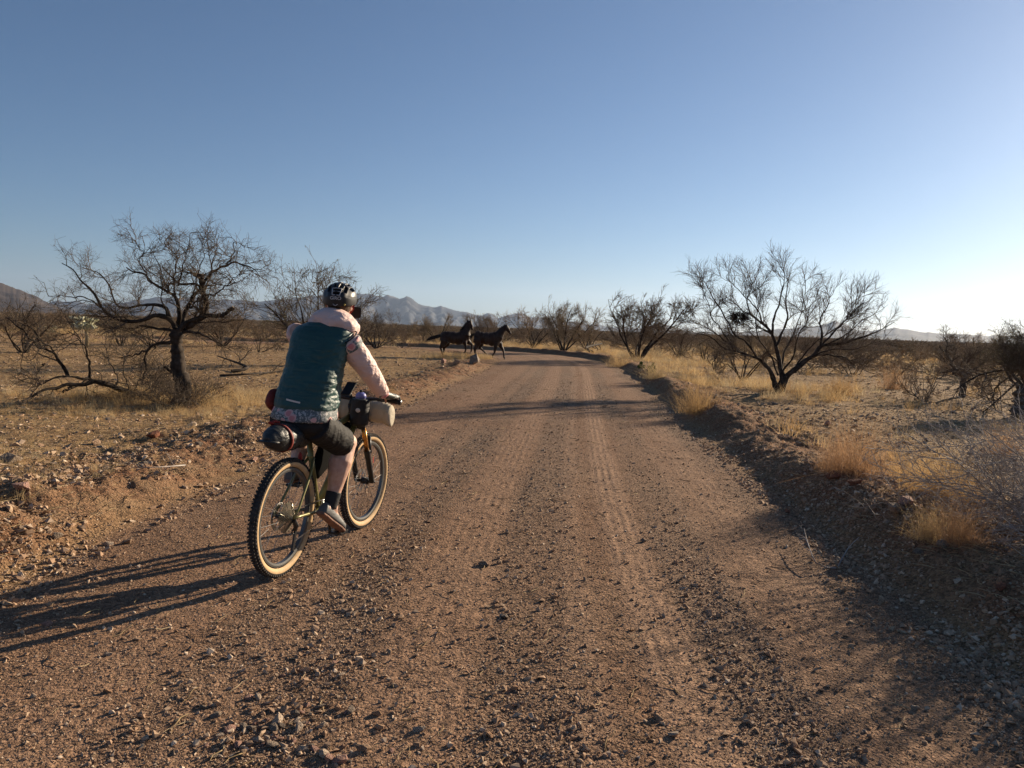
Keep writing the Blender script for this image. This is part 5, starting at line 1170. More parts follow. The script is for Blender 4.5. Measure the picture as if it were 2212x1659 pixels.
FLORAL = floral('floral_print'); TEAL = cloth('teal_quilted_nylon', (.013, .064, .060), .48, fold=.55, spec=.5, amt=.1); PINK = cloth('pink_jacket_nylon', (.74, .53, .47), .62, fold=.9, amt=.05)
SHORT = cloth('black_shorts', (.020, .019, .018), .75, fold=.5, spec=.25); BAGC = cloth('dark_dry_bag', (.024, .026, .027), .46, fold=.8, spec=.4); CREAM = cloth('cream_canvas', (.46, .40, .30), .8, fold=.5)
REDC = cloth('red_pack_cloth', (.16, .018, .012), .65, fold=.3); SKIN = None
m, n, b = newmat('skin'); b.inputs['Base Color'].default_value = (.50, .29, .20, 1); b.inputs['Roughness'].default_value = .5; b.inputs['Subsurface Weight'].default_value = .12; b.inputs['Subsurface Radius'].default_value = (.012, .004, .002); b.inputs['Subsurface Scale'].default_value = .6
tcs = n.nodes.new('ShaderNodeTexCoord'); tns = n.nodes.new('ShaderNodeTexNoise'); tns.inputs['Scale'].default_value = 22; tns.inputs['Detail'].default_value = 5; crs = n.nodes.new('ShaderNodeValToRGB')
crs.color_ramp.elements[0].position = .35; crs.color_ramp.elements[0].color = (.50, .28, .20, 1); crs.color_ramp.elements[1].position = .65; crs.color_ramp.elements[1].color = (.64, .42, .32, 1)
n.links.new(tcs.outputs['Object'], tns.inputs['Vector']); n.links.new(tns.outputs[0], crs.inputs[0]); n.links.new(crs.outputs[0], b.inputs['Base Color']); SKIN = m

# ------------------------------------------------------------------ bags and things carried
t = bthing('saddle_bag', 'black roll-top saddle bag with red strap behind the cyclist seat', 'bag')
mb = MB(); C_ = [(.255, .83, .03), (.22, .84, .055), (.15, .852, .076), (.05, .864, .089), (-.05, .872, .095), (-.13, .878, .093), (-.18, .878, .078), (-.215, .872, .056), (-.24, .868, .03)]
mb.rings([np.array([[x - .18 * (math.sin(a) * r_), r_ * 1.02 * math.cos(a), z + r_ * math.sin(a)] for a in np.linspace(0, 2 * np.pi, 24, endpoint=False)]) for x, z, r_ in [(c_[0], c_[1], c_[2] * .88) for c_ in C_]])
link('body', fuse(mb, .006, 2, disp=folds(10, .011, (1, .7, .9), 3)), BAGC, t)
mb = MB(); mb.rings([np.array([[x - .18 * (math.sin(a) * r_), r_ * math.cos(a), .874 + r_ * math.sin(a)] for a in np.linspace(0, 2 * np.pi, 32, endpoint=False)]) for x, r_ in ((-.088, .083), (-.088, .0895), (-.106, .0895), (-.106, .083))], cap=False); mb.build('strap', REDC, t, True)
MB().chain([(-.12, .03, .960), (-.13, .05, .964), (-.10, .04, .970), (-.07, .02, .964)], [.009, .012, .010, .006], 8).build('red_buckle', REDP, t, True)
MB().chain([(-.205, -.05, .868), (-.232, -.042, .870), (-.240, 0, .872), (-.232, .042, .870), (-.205, .05, .868)], [(.018, .007)] * 5, 8).build('roll_closure', BAGC, t, True)
MB().torus((0, 0, 0), .078, .004, n=32, m=5).build('cinch_strap', BLACK, t, True).matrix_local = Matrix.Translation((.03, 0, .862)) @ Matrix.Rotation(rad(90), 4, 'Z') @ Matrix.Rotation(rad(8), 4, 'X')
t = bthing('hip_pack', 'dark red hip pack worn on the left side of the cyclist waist', 'bag')
mb = MB(); mb.ell((.20, .215, 1.06), (.085, .05, .075)); link('body', fuse(mb, .008, 2, disp=folds(14, .004, seed=9)), REDC, t)
t = bthing('handlebar_roll', 'cream canvas roll strapped under the handlebar', 'bag')
mb = MB(); mb.rings([np.array([[.995 + a_ * math.cos(q) * .95 * .84, y * .93, .945 + zo + a_ * .84 * math.sin(q) * (1.0 if math.sin(q) > 0 else tl)] for q in np.linspace(0, 2 * np.pi, 22, endpoint=False)]) for y, a_, zo, tl in ((-.30, .055, -.03, 1.7), (-.285, .078, -.01, 1.45), (-.22, .092, 0, 1.1), (-.1, .098, 0, 1), (.1, .098, 0, 1), (.22, .092, 0, 1.1), (.285, .078, -.01, 1.3), (.30, .05, -.03, 1.3))])
link('body', fuse(mb, .008, 2, disp=folds(9, .006, (.7, 2.2, .7), 5)), CREAM, t)
for y in (-.12, .12): MB().torus((.995, y, .945), .087, .004, n=32, m=5).build('strap', BLACK, t, True)
t = bthing('stem_bag', 'round black stem bag beside the handlebar stem', 'bag')
mb = MB(); mb.chain([(.845, -.085, .845), (.845, -.085, .86), (.85, -.085, .95), (.85, -.085, 1.035), (.85, -.085, 1.04)], [.045, .066, .070, .064, .058], 20); link('body', fuse(mb, .007, 2, disp=folds(14, .003, seed=4)), cloth('stem_bag_cloth', (.009, .009, .010), .6, fold=.4), t)
MB().ell((.783, -.098, .965), (.004, .018, .016)).build('badge', mat('badge', (.5, .5, .5), .3, .3), t, True)
t = bthing('water_bottle', 'water bottle with purple-blue cap standing in the stem bag', 'bottle')
MB().chain([(.85, -.085, .90), (.85, -.085, 1.05)], .034, 18).build('body', mat('bottle_plastic', (.5, .52, .55), .4), t, True)
MB().chain([(.85, -.085, 1.045), (.85, -.085, 1.066), (.85, -.085, 1.078), (.85, -.085, 1.088)], [.038, .038, .032, .018], 18).build('cap', mat('cap_blue', (.17, .18, .44), .4), t, True)
MB().chain([(.85, -.085, 1.085), (.85, -.085, 1.105)], [.012, .010], 10).build('spout', BLACK, t, True)
t = bthing('mounted_phone', 'dark tilted screen mounted in front of the bottle on the handlebar', 'phone')
Mr = np.array(Matrix.Rotation(rad(-38), 3, 'Y')); MB().box((.89, .03, 1.10), (.135, .072, .009), Mr).build('body', BLACK, t); MB().box((.8868, .03, 1.1048), (.125, .064, .001), Mr).build('screen', mat('phone_glass', (.006, .007, .010), .35, spec=.15), t); MB().chain([(.90, .01, 1.04), (.892, .03, 1.09)], .012, 8).build('mount', DARKM, t, True)

# ------------------------------------------------------------------ cyclist
cyc = bthing('person', 'cyclist seen from behind in teal vest, pink hooded jacket and black helmet, filming the horses', 'person')
TW = rad(15)
def lat(tw): return np.array([math.sin(tw), -math.cos(tw), 0.])     # towards the right
def fwd(tw): return np.array([math.cos(tw), math.sin(tw), 0.])
def ering(c, a, b, tw, tilt=0.0, n=32, p=2.4, dx=0.0):
    a = a * .895; th = np.linspace(0, 2 * np.pi, n, endpoint=False); L_, F_ = lat(tw), fwd(tw); F2 = F_ * math.cos(tilt) + np.array([0, 0, -math.sin(tilt)])
    cx = np.sign(np.cos(th)) * np.abs(np.cos(th)) ** (2 / p); sy = np.sign(np.sin(th)) * np.abs(np.sin(th)) ** (2 / p)
    return np.array(c) + L_[None] * (a * cx)[:, None] + F2[None] * (b * sy)[:, None]
SPINE = [((.20, 0, .95), .175, .14), ((.205, 0, 1.02), .190, .155), ((.225, 0, 1.10), .195, .158), ((.25, -.003, 1.20), .192, .152), ((.285, -.006, 1.30), .19, .146), ((.325, -.01, 1.39), .195, .142), ((.355, -.013, 1.46), .195, .13), ((.38, -.015, 1.52), .175, .112), ((.40, -.018, 1.57), .12, .085), ((.415, -.02, 1.60), .075, .065)]
RS = np.array([.37, -.182, 1.49]); LS = np.array([.345, .165, 1.51]); RE = np.array([.50, -.285, 1.275]); RWt = np.array([.665, -.328, 1.115]); HND = np.array([.80, -.325, 1.078])
LE = np.array([.57, .23, 1.40]); LW = np.array([.71, .15, 1.58])
HEAD = np.array([.520, -.045, 1.712]); HT = rad(15)      # head turned with the torso
RK = np.array([.515, -.150, .775]); RA = np.array([.385, -.128, .405]); LK = np.array([.53, .155, .93]); LA = np.array([.345, .125, .60])
body = MB()
for c, a, bb in SPINE[:8:2]: body.ell(c, (bb * .8, a * .8, .08))
body.chain([SPINE[0][0], SPINE[4][0], SPINE[7][0]], [.09, .12, .10], 16)
body.chain([(.40, -.018, 1.54), (.47, -.03, 1.63), (.51, -.04, 1.68)], [.065, .058, .06], 14)
Mh = np.array([fwd(HT), -lat(HT), [0, 0, 1]]).T
body.ell(HEAD, (.098, .076, .115), Mh, 26, 18); body.ell(HEAD + fwd(HT) * .035 + np.array([0, 0, -.06]), (.062, .055, .06), Mh)
body.chain([HEAD + fwd(HT) * .09 + np.array([0, 0, .02]), HEAD + fwd(HT) * .117 + np.array([0, 0, -.02]), HEAD + fwd(HT) * .10 + np.array([0, 0, -.03])], [.010, .016, .012], 8)      # nose
body.ell(HEAD + fwd(HT) * .092 + np.array([0, 0, -.065]), (.016, .026, .009), Mh)                                                                            # mouth
for s in (-1, 1):
    body.ell(HEAD - s * lat(HT) * .076 + np.array([0, 0, -.02]) - fwd(HT) * .004, (.022, .009, .033), Mh)      # ears
    body.ell(HEAD + fwd(HT) * .086 - s * lat(HT) * .03 + np.array([0, 0, .012]), (.012, .015, .010), Mh)       # brow and eye
# legs
for s, K_, A_, hip in ((-1, RK, RA, (.14, -.10, .96)), (1, LK, LA, (.14, .10, .98))):
    hip = np.array(hip); K_ = np.array(K_); A_ = np.array(A_)
    body.chain([hip + np.array([.03, 0, -.03]), hip + (K_ - hip) * .35 + np.array([0, 0, -.02]), hip + (K_ - hip) * .75, K_], [.066, .074, .074, .069], 16); body.ell(K_ + np.array([.010, 0, 0]), (.067, .066, .068))
    back = np.array([-.022, 0, 0]); body.chain([K_, K_ + (A_ - K_) * .14, K_ + (A_ - K_) * .32 + back, K_ + (A_ - K_) * .5 + back * .8, K_ + (A_ - K_) * .75, A_], [.066, .068, .077, .069, .051, .041], 16)
    toe = np.array([.50, -.152, .20]) if s < 0 else np.array([.47, .140, .545]); heel = np.array([.315, -.118, .375]) if s < 0 else np.array([.29, .125, .56])
    body.chain([heel, (heel + toe) / 2 + np.array([0, 0, .01]), toe], [.032, .036, .026], 12); body.chain([A_, (A_ + (heel + toe) / 2) / 2, heel + (toe - heel) * .4], [.036, .036, .034], 12)
# arms
body.chain([RS, RE, RWt], [.052, .044, .030], 14); body.chain([LS, LE, LW], [.052, .044, .030], 14)
def hand(palm0, palm1, side, curl_dir, up, grip_c, grip_ax, rr, thumb):
    """palm from wrist to knuckles, four fingers wrapped round an axis"""
    pr = palm1 - palm0; body.chain([palm0, (palm0 + palm1) / 2, palm1], [(.030, .022), (.040, .020), (.042, .015)], 14, ref=up)
    for k, (off, L_) in enumerate(((-.033, .92), (-.011, 1.05), (.011, 1.0), (.033, .8))):
        st = palm1 + side * off; pts = [st - nrm(pr) * .015, st]
        for q, ang in enumerate((55, 120, 185)):
            a = rad(ang * L_); pts.append(grip_c + side * off + (nrm(pr) * math.sin(a) + up * math.cos(a)) * rr)
        body.chain(pts, [.0095, .0095, .0088, .0082, .0075], 8)
    body.chain(thumb, [.013, .011, .009], 8)
gc = np.array([.862, -.325, 1.047]); gx = nrm(np.array([.0, 1.0, 0.02]))
hand(RWt, gc + np.array([-.018, 0, .033]), gx, None, np.array([0, 0, 1.0]), gc, gx, .026, [RWt + (gc - RWt) * .45 + gx * .03, gc + gx * .045 + np.array([-.025, 0, .015]), gc + gx * .052 + np.array([.0, 0, -.022])])
PH0 = np.array([.753, -.012, 1.652])       # phone held up before the face
ps = lat(TW)
body.chain([LW, LW + (PH0 - ps * .07 - LW) * .5 + np.array([0, 0, -.02]), PH0 - ps * .085 + np.array([0, 0, -.03])], [(.030, .02), (.04, .018), (.036, .014)], 14)
for k in range(4):
    z = -.03 + k * .021; body.chain([PH0 - ps * .09 + np.array([0, 0, -.035 + k * .012]), PH0 - ps * .088 + fwd(TW) * .012 + np.array([0, 0, z]), PH0 - ps * .070 + fwd(TW) * .018 + np.array([0, 0, z]), PH0 - ps * .050 + fwd(TW) * .017 + np.array([0, 0, z + .004])], [.010, .009, .008, .007], 8)
body.chain([PH0 - ps * .088 + np.array([0, 0, -.035]), PH0 - ps * .078 - fwd(TW) * .016 + np.array([0, 0, -.02]), PH0 - ps * .062 - fwd(TW) * .015 + np.array([0, 0, -.002])], [.012, .010, .009], 8)
link('body', fuse(body, .0062, 3), SKIN, cyc)
def part(name, mb, mt, vox=.007, sm=3, disp=None, parent=None): return link(name, fuse(mb, vox, sm, name, disp), mt, parent or cyc)
# shirt hem below the vest, jacket sleeves and hood
mb = MB(); mb.rings([ering((.195, 0, .960), .219, .186, 0), ering((.198, 0, .975), .224, .190, 0), ering((.20, 0, 1.0), .222, .188, 0), ering((.21, 0, 1.03), .214, .178, 0), ering((.225, 0, 1.10), .205, .168, 0)]); part('floral_hem', mb, FLORAL, .006, 2, disp=folds(9, .004, (1.2, 1.2, .5), 21))
mb = MB()
mb.rings([ering((.212, 0, 1.028), .215, .178, rad(1)), ering((.216, 0, 1.055), .219, .181, rad(2)), ering((.228, 0, 1.10), .219, .180, rad(4)), ering((.252, -.003, 1.20), .210, .171, rad(7)), ering((.287, -.006, 1.30), .204, .164, rad(10)), ering((.325, -.01, 1.39), .212, .160, rad(13)), ering((.350, -.013, 1.45), .222, .158, TW), ering((.368, -.015, 1.51), .216, .142, TW), ering((.382, -.018, 1.545), .185, .122, TW), ering((.395, -.02, 1.572), .125, .095, TW)])
f1 = folds(7, .009, (.8, .8, 1.7), 31); f2 = folds(17, .0052, (.7, .7, 2.0), 32)
def vest_disp(co):
    # more puckers towards the right side seam, as the arm pulls the cloth
    l_ = (co - np.array([.3, 0, 0])) @ lat(TW); s = sstep(-.05, .2, l_); return f1(co) * (.6 + .5 * s) + f2(co) * (.55 + .75 * s)
part('vest', mb, TEAL, .006, 2, vest_disp)
mb = MB(); Mv = np.array([fwd(TW), -lat(TW), [0, 0, 1]]).T
# reflective strip on the back hem
bs = []
for off in (.028, .108):
    bs.append(off)
def vback(off, z, tw=rad(3)):
    # point on the vest's back surface
    cz = np.array([.228 - (1.10 - z) * .2, 0, z]); a, bq = .197, .183; cx = off / a; sy = -(1 - abs(cx) ** 2.4) ** (1 / 2.4)
    return cz + lat(tw) * off + fwd(tw) * bq * sy
V = []
for i, off in enumerate(np.linspace(-.055, .040, 8)):
    z = 1.092 - .012 * i / 7; pt = vback(off, z); o_ = -fwd(rad(3)) * .007
    V += [pt + o_ + np.array([0, 0, .0055]), pt + o_ - np.array([0, 0, .0055])]
sb = MB(); sb.add(V, [[2 * i, 2 * i + 1, 2 * i + 3, 2 * i + 2] for i in range(7)]); sb.build('reflective_strip', mat('reflective_tape', (.62, .60, .57), .5), cyc)
def sleeve(S, E_, W_, cuff, rads, seed, name):
    mb = MB(); A1 = S + (E_ - S) * .5; A2 = E_ + (W_ - E_) * .45
    mb.chain([S - (E_ - S) * .04, S + (E_ - S) * .06, A1, E_, A2, W_ - (W_ - E_) * .08, W_], rads, 22); return part(name, mb, PINK, .005, 1, (lambda f_, g_: (lambda co: f_(co) + g_(co)))(folds(9, .0075, (1.6, 1.6, .9), seed), folds(21, .003, (1.3, 1.3, 1.0), seed + 3)))
rs = sleeve(RS + np.array([.0, .0, -.02]), RE, RWt, 0, [.056, .078, .076, .068, .058, .048, .042], 41, 'right_sleeve'); rs.name = 'sleeve'
ls = sleeve(LS + np.array([.01, .015, -.01]), LE, LW, 0, [.052, .066, .066, .060, .052, .044, .038], 42, 'left_sleeve'); ls.name = 'sleeve'
mb = MB(); dS = nrm(RE - RS); mb.chain([RS + dS * .0 + np.array([0, -.004, -.022]), RS + dS * .03 + np.array([.002, -.004, -.022]), RS + dS * .055 + np.array([.004, -.004, -.022])], [.079, .081, .079], 22); part('shoulder_floral', mb, FLORAL, .006, 1)
bn = MB()
for S_, D_, r_ in ((RS + np.array([.002, .006, -.016]), nrm(RE - RS), .080),):
    u_ = nrm(np.cross(D_, [0, 1.0, 0])); w_ = np.cross(D_, u_); lp_ = [S_ - D_ * .012 + (u_ * math.cos(a) + w_ * math.sin(a)) * r_ for a in np.linspace(0, 2 * np.pi, 40)]; bn.chain(lp_, .0045, 6)
bn.build('armhole_binding', mat('dark_binding', (.012, .02, .022), .7), cyc, True)
mb = MB(); mb.chain([RWt - nrm(RWt - RE) * .03, RWt + nrm(RWt - RE) * .012], [.047, .043], 18); part('cuff', mb, FLORAL, .005, 1)
mb = MB(); hc = np.array([.408, -.052, 1.590])
mb.ell(hc, (.118, .140, .084), Mv, 28, 16); mb.ell(hc + lat(TW) * .075 + np.array([-.005, 0, -.030]), (.105, .095, .070), Mv, 24, 14); mb.ell(hc - lat(TW) * .09 + np.array([.0, 0, -.02]), (.08, .07, .035), Mv, 24, 14); mb.ell(hc - fwd(TW) * .070 + np.array([0, 0, -.012]) + lat(TW) * .02, (.058, .10, .058), Mv, 24, 14); mb.ell(hc + lat(TW) * .13 + fwd(TW) * .04 + np.array([0, 0, -.045]), (.05, .045, .05), Mv)
part('hood', mb, PINK, .006, 3, folds(9, .0075, (1, 1, 1.5), 51))
# shorts
mb = MB(); mb.ell((.165, 0, .93), (.150, .185, .095))
for s, K_, hip in ((-1, RK, (.14, -.10, .955)), (1, LK, (.14, .10, .965))):
    hip = np.array(hip); hip[2] -= .012; e = hip + (np.array(K_) - hip) * .84 + np.array([0, 0, -.014]); mb.chain([hip, hip + (e - hip) * .5, e - (e - hip) * .05, e, e + np.array([-.002, 0, .004])], [.106, .102, .098, .101, .085], 26)
part('shorts', mb, SHORT, .006, 2, folds(8, .007, (1.6, .7, 1.0), 61))
for s, A_, K_, nm in ((-1, RA, RK, 'sock'), (1, LA, LK, 'sock')):
    mb = MB(); d = nrm(np.array(K_) - A_); mb.chain([A_ - d * .05, A_ - d * .01, A_ + d * .055, A_ + d * .058], [.044, .047, .052, .049], 18); part(nm, mb, cloth('sock_cloth', (.02, .02, .022), .85, fold=.3), .005, 1)
SHOE = cloth('grey_shoe', (.10, .10, .098), .55, fold=.2); SOLE = mat('tan_sole', (.24, .13, .09), .8, noise=40)
def shoe(heel, toe, out, nm):
    d = nrm(toe - heel); L_ = np.linalg.norm(toe - heel); side = nrm(np.cross(d, [0, 0, 1.0])); up = np.cross(side, d)
    mb = MB(); rings = []
    for t_, w_, h_ in ((-.10, .024, .03), (-.06, .036, .062), (.08, .040, .078), (.28, .043, .072), (.5, .047, .058), (.75, .051, .046), (.95, .045, .036), (1.08, .026, .022), (1.12, .010, .010)):
        c = heel + d * L_ * t_; rings.append(np.array([c + side * w_ * math.cos(a) + up * (h_ * max(math.sin(a), 0) + .018 * min(math.sin(a), 0)) for a in np.linspace(0, 2 * np.pi, 22, endpoint=False)]))
    mb.rings(rings); ob = part('shoe', mb, SHOE, .005, 2)
    sm = MB(); rr = []
    for t_, w_ in ((-.12, .02), (-.09, .036), (.1, .044), (.3, .042), (.5, .047), (.78, .054), (1.0, .045), (1.12, .02)):
        c = heel + d * L_ * t_ - up * .018; rr.append(np.array([c + side * w_ * math.cos(a) + up * .012 * np.sign(math.sin(a)) * abs(math.sin(a)) ** .5 for a in np.linspace(0, 2 * np.pi, 18, endpoint=False)]))
    sm.rings(rr); link('sole', fuse(sm, .005, 1), SOLE, ob)
    lc = MB()
    for t_ in (.3, .42, .54): c = heel + d * L_ * t_ + up * (.070 - .028 * (t_ - .3) / .24); lc.chain([c - side * .028 - up * .006, c + up * .006, c + side * .028 - up * .006], .004, 6)
    lc.build('lace', mat('lace', (.45, .45, .43), .7), ob, True)
shoe(np.array([.300, -.112, .345]), np.array([.505, -.150, .198]), -1, 'r'); shoe(np.array([.275, .125, .545]), np.array([.49, .142, .525]), 1, 'l')
# gloves
mb = MB(); mb.chain([RWt + (gc - RWt) * .08, RWt + (gc - RWt) * .5 + np.array([0, 0, .01]), gc + np.array([-.014, 0, .034]), gc + np.array([.012, 0, .036])], [(.038, .030), (.047, .026), (.051, .020), (.048, .012)], 18, ref=(0, 0, 1.0))
for off in (-.035, -.012, .012, .035): mb.chain([gc + gx * off + np.array([-.01, 0, .036]), gc + gx * off + np.array([.022, 0, .026]), gc + gx * off + np.array([.034, 0, .0]), gc + gx * off + np.array([.02, 0, -.024])], [.0125, .0125, .0115, .0105], 10)
gm, gn, gb = newmat('patterned_glove'); v = gn.nodes.new('ShaderNodeTexVoronoi'); v.inputs['Scale'].default_value = 34; cr_ = gn.nodes.new('ShaderNodeValToRGB'); cr_.color_ramp.interpolation = 'CONSTANT'; cr_.color_ramp.elements[0].color = (.5, .5, .44, 1); cr_.color_ramp.elements[1].position = .42; cr_.color_ramp.elements[1].color = (.03, .04, .035, 1)
tcg = gn.nodes.new('ShaderNodeTexCoord'); gn.links.new(tcg.outputs['Object'], v.inputs['Vector']); gn.links.new(v.outputs['Distance'], cr_.inputs[0]); gn.links.new(cr_.outputs[0], gb.inputs['Base Color'])
part('glove', mb, gm, .004, 1)
# helmet
def helmet():
    n1, n2 = 150, 90; th = np.linspace(0, 2 * np.pi, n1, endpoint=False); ph = np.linspace(0.0, rad(103), n2)
    a_, b_, c_ = .150, .108, .106; V = np.zeros((n2, n1, 3))
    T_, P_ = np.meshgrid(th, ph)
    x = np.sin(P_) * np.cos(T_); y = np.sin(P_) * np.sin(T_); z = np.cos(P_)
    # vents: channels running front to back, split by ribs
    lat_ = y; lon = np.arctan2(z, x)      # 0 at front .. pi at back
    rec = np.zeros_like(x)
    def slot(l0, l1, a0, a1, deep, sk=0.0):
        nonlocal rec
        c = (l0 + l1) / 2 + sk * (lon - (a0 + a1) / 2); hw = (l1 - l0) / 2
        m_ = (1 - sstep(hw * .72, hw, np.abs(lat_ - c))) * sstep(a0, a0 + .07, lon) * (1 - sstep(a1 - .07, a1, lon)); rec = np.maximum(rec, m_ * deep)
    for s in (-1, 1):
        for l0, l1, segs in ((.10, .27, ((.35, .95), (1.1, 1.75), (1.9, 2.42))), (.38, .58, ((.5, 1.15), (1.3, 1.95), (2.1, 2.7))), (.68, .86, ((.6, 1.3), (1.5, 2.2)))):
            for a0, a1 in segs: slot(*( (l0, l1) if s > 0 else (-l1, -l0)), a0, a1, 1.0, -.06 * s)
    slot(-.22, .22, 2.50, 2.62, 1.0); slot(-.20, .20, 2.70, 2.86, 1.0); slot(-.08, .08, .5, 1.1, .9)
    r = 1 - .20 * rec + .016 * np.cos(lat_ * 14) * (z > .1) + .02 * np.clip(-x, 0, 1) * (1 - np.abs(z))
    V[..., 0] = a_ * x * r; V[..., 1] = b_ * y * r; V[..., 2] = c_ * z * r
    ed = sstep(rad(86), rad(103), P_); V[..., 2] -= ed * .012 * (1 - .9 * np.cos(T_)); V = V.reshape(-1, 3)
    i = np.arange(n2 - 1)[:, None] * n1; j = np.arange(n1)[None]; j2 = (j + 1) % n1
    Q = np.stack([i + j, i + n1 + j, i + n1 + j2, i + j2], -1).reshape(-1, 4)
    hm = MB(); hm.add(V, Q)
    V2 = V.reshape(n2, n1, 3)[-1]; V3 = V2 * np.array([.88, .86, 1]) + np.array([0, 0, .012]); q = np.concatenate([V2, V3]); hm.add(q, [[k, n1 + k, n1 + (k + 1) % n1, (k + 1) % n1] for k in range(n1)])
    MT = np.array(Matrix.Rotation(rad(-4), 3, 'Y')); HC = HEAD + np.array([-.006, 0, .030])
    def place(P): return (np.asarray(P) @ MT.T) @ Mh.T + HC
    hm.V = [place(v_) for v_ in hm.V]
    ho = hm.build('helmet', mat('helmet_shell', (.018, .018, .020), .42, spec=.45), cyc, True)
    def on(la, lo, k=1.01):
        l_ = math.sqrt(max(1 - la * la, 0)); return np.array([a_ * math.cos(lo) * l_, b_ * la, c_ * math.sin(lo) * l_]) * k
    tr = MB(); fr_ = [(-.30, 2.44), (.27, 2.44), (.22, 2.90), (-.22, 2.90)]
    pts = []
    for i in range(4):
        p0, p1 = fr_[i], fr_[(i + 1) % 4]
        for t_ in np.linspace(0, 1, 6, endpoint=False): pts.append(on(p0[0] + (p1[0] - p0[0]) * t_, p0[1] + (p1[1] - p0[1]) * t_, 1.012))
    pts.append(pts[0]); tr.chain([place(p) for p in pts], .0028, 6); tr.chain([place(on(-.25, 2.66, 1.005)), place(on(0, 2.66, 1.012)), place(on(.24, 2.66, 1.005))], .0022, 6)
    tr.build('vent_trim', mat('grey_trim', (.55, .54, .53), .35), ho, True)
    # maker's word on the back and the small loop under it
    cu = bpy.data.curves.new('wordmark', 'FONT'); cu.body = 'GIRO'; cu.size = .030; cu.extrude = .0006; cu.align_x = 'CENTER'; co = bpy.data.objects.new('wm', cu); COL.objects.link(co)
    bpy.context.view_layer.update(); me = bpy.data.meshes.new_from_object(co.evaluated_get(bpy.context.evaluated_depsgraph_get())); bpy.data.objects.remove(co)
    v_ = np.zeros(len(me.vertices) * 3, np.float32); me.vertices.foreach_get('co', v_); v_ = v_.reshape(-1, 3)
    la = -v_[:, 0] / b_; x_ = -a_ * np.sqrt(np.clip(1 - la ** 2, 0, 1)) * 1.035 - v_[:, 2]; P3 = np.stack([x_, la * b_, v_[:, 1] - .004], 1)
    me.vertices.foreach_set('co', place(P3).astype(np.float32).ravel()); me.update(); wm = link('wordmark', me, mat('white_print', (.65, .65, .65), .5), ho)
    lp = MB(); lp.chain([place(np.array([-a_ * 1.03, q, -.030 - .012 * math.cos(q * 90)])) for q in np.linspace(-.015, .015, 8)], .0016, 5); lp.build('adjuster_loop', bpy.data.materials['white_print'], ho, True)
    MB().ell(place(np.array([-a_ * .86, -.055, -.034])), (.004, .008, .007)).build('yellow_dot', mat('yellow_print', (.6, .45, .1), .5), ho, True)
    # retention band round the back of the head
    bd = MB(); bd.torus((0, 0, 0), .096, .008, n=40, m=8, squash=1); Vb = bd.V[0]; Vb = np.stack([Vb[:, 0] * 1.08, Vb[:, 2] * .86, Vb[:, 1] * 2.2], 1) + np.array([0, 0, -.028]); bd.V = [place(Vb)]; bd.build('retention_band', BLACK, ho, True)
    st = MB()
    for s in (-1, 1): st.chain([place((.03, s * .088, -.02)), place((.025, s * .082, -.07)), place((.05, s * .035, -.135))], [(.009, .002)] * 3, 6); st.chain([place((-.05, s * .08, -.03)), place((.025, s * .082, -.075))], [(.009, .002)] * 2, 6)
    st.build('strap', mat('strap_red', (.20, .02, .02), .7), ho)
helmet()
mb = MB(); mb.ell(HEAD + fwd(HT) * -.012 + np.array([0, 0, .008]), (.102, .080, .112), Mh, 24, 14)
hr = part('hair', mb, mat('brown_hair', (.06, .035, .02), .8, bump=.8, bscale=180), .006, 1, folds(40, .003, (1, 1, .3), 8))
gl = MB()
for s in (-1, 1): gl.chain([HEAD + fwd(HT) * .02 - s * lat(HT) * .081 + np.array([0, 0, .005]), HEAD + fwd(HT) * .085 - s * lat(HT) * .066 + np.array([0, 0, .004])], .003, 6)
gl.chain([HEAD + fwd(HT) * .088 - lat(HT) * .064, HEAD + fwd(HT) * .116, HEAD + fwd(HT) * .088 + lat(HT) * .064], [(.004, .02), (.004, .02), (.004, .02)], 8); gl.build('sunglasses', mat('lens', (.02, .02, .025), .1, spec=.7), cyc, True)
t = bthing('phone', 'black phone held up in front of the cyclist face', 'phone')
Mp = np.array([fwd(TW), -lat(TW), [0, 0, 1]]).T
bx = MB(); th = np.linspace(0, 2 * np.pi, 40, endpoint=False); rr = []
for x_, k in ((-.0045, .96), (-.003, 1), (.003, 1), (.0045, .96)):
    rr.append(np.array([[x_, np.sign(math.cos(a)) * abs(math.cos(a)) ** .3 * .077 * k, np.sign(math.sin(a)) * abs(math.sin(a)) ** .3 * .039 * k] for a in th]) @ Mp.T + PH0)
bx.rings(rr); bx.build('body', mat('phone_case', (.012, .012, .013), .35), t)
MB().box(PH0 - fwd(TW) * .0052, (.0006, .146, .070), Mp).build('screen', bpy.data.materials['phone_glass'], t)

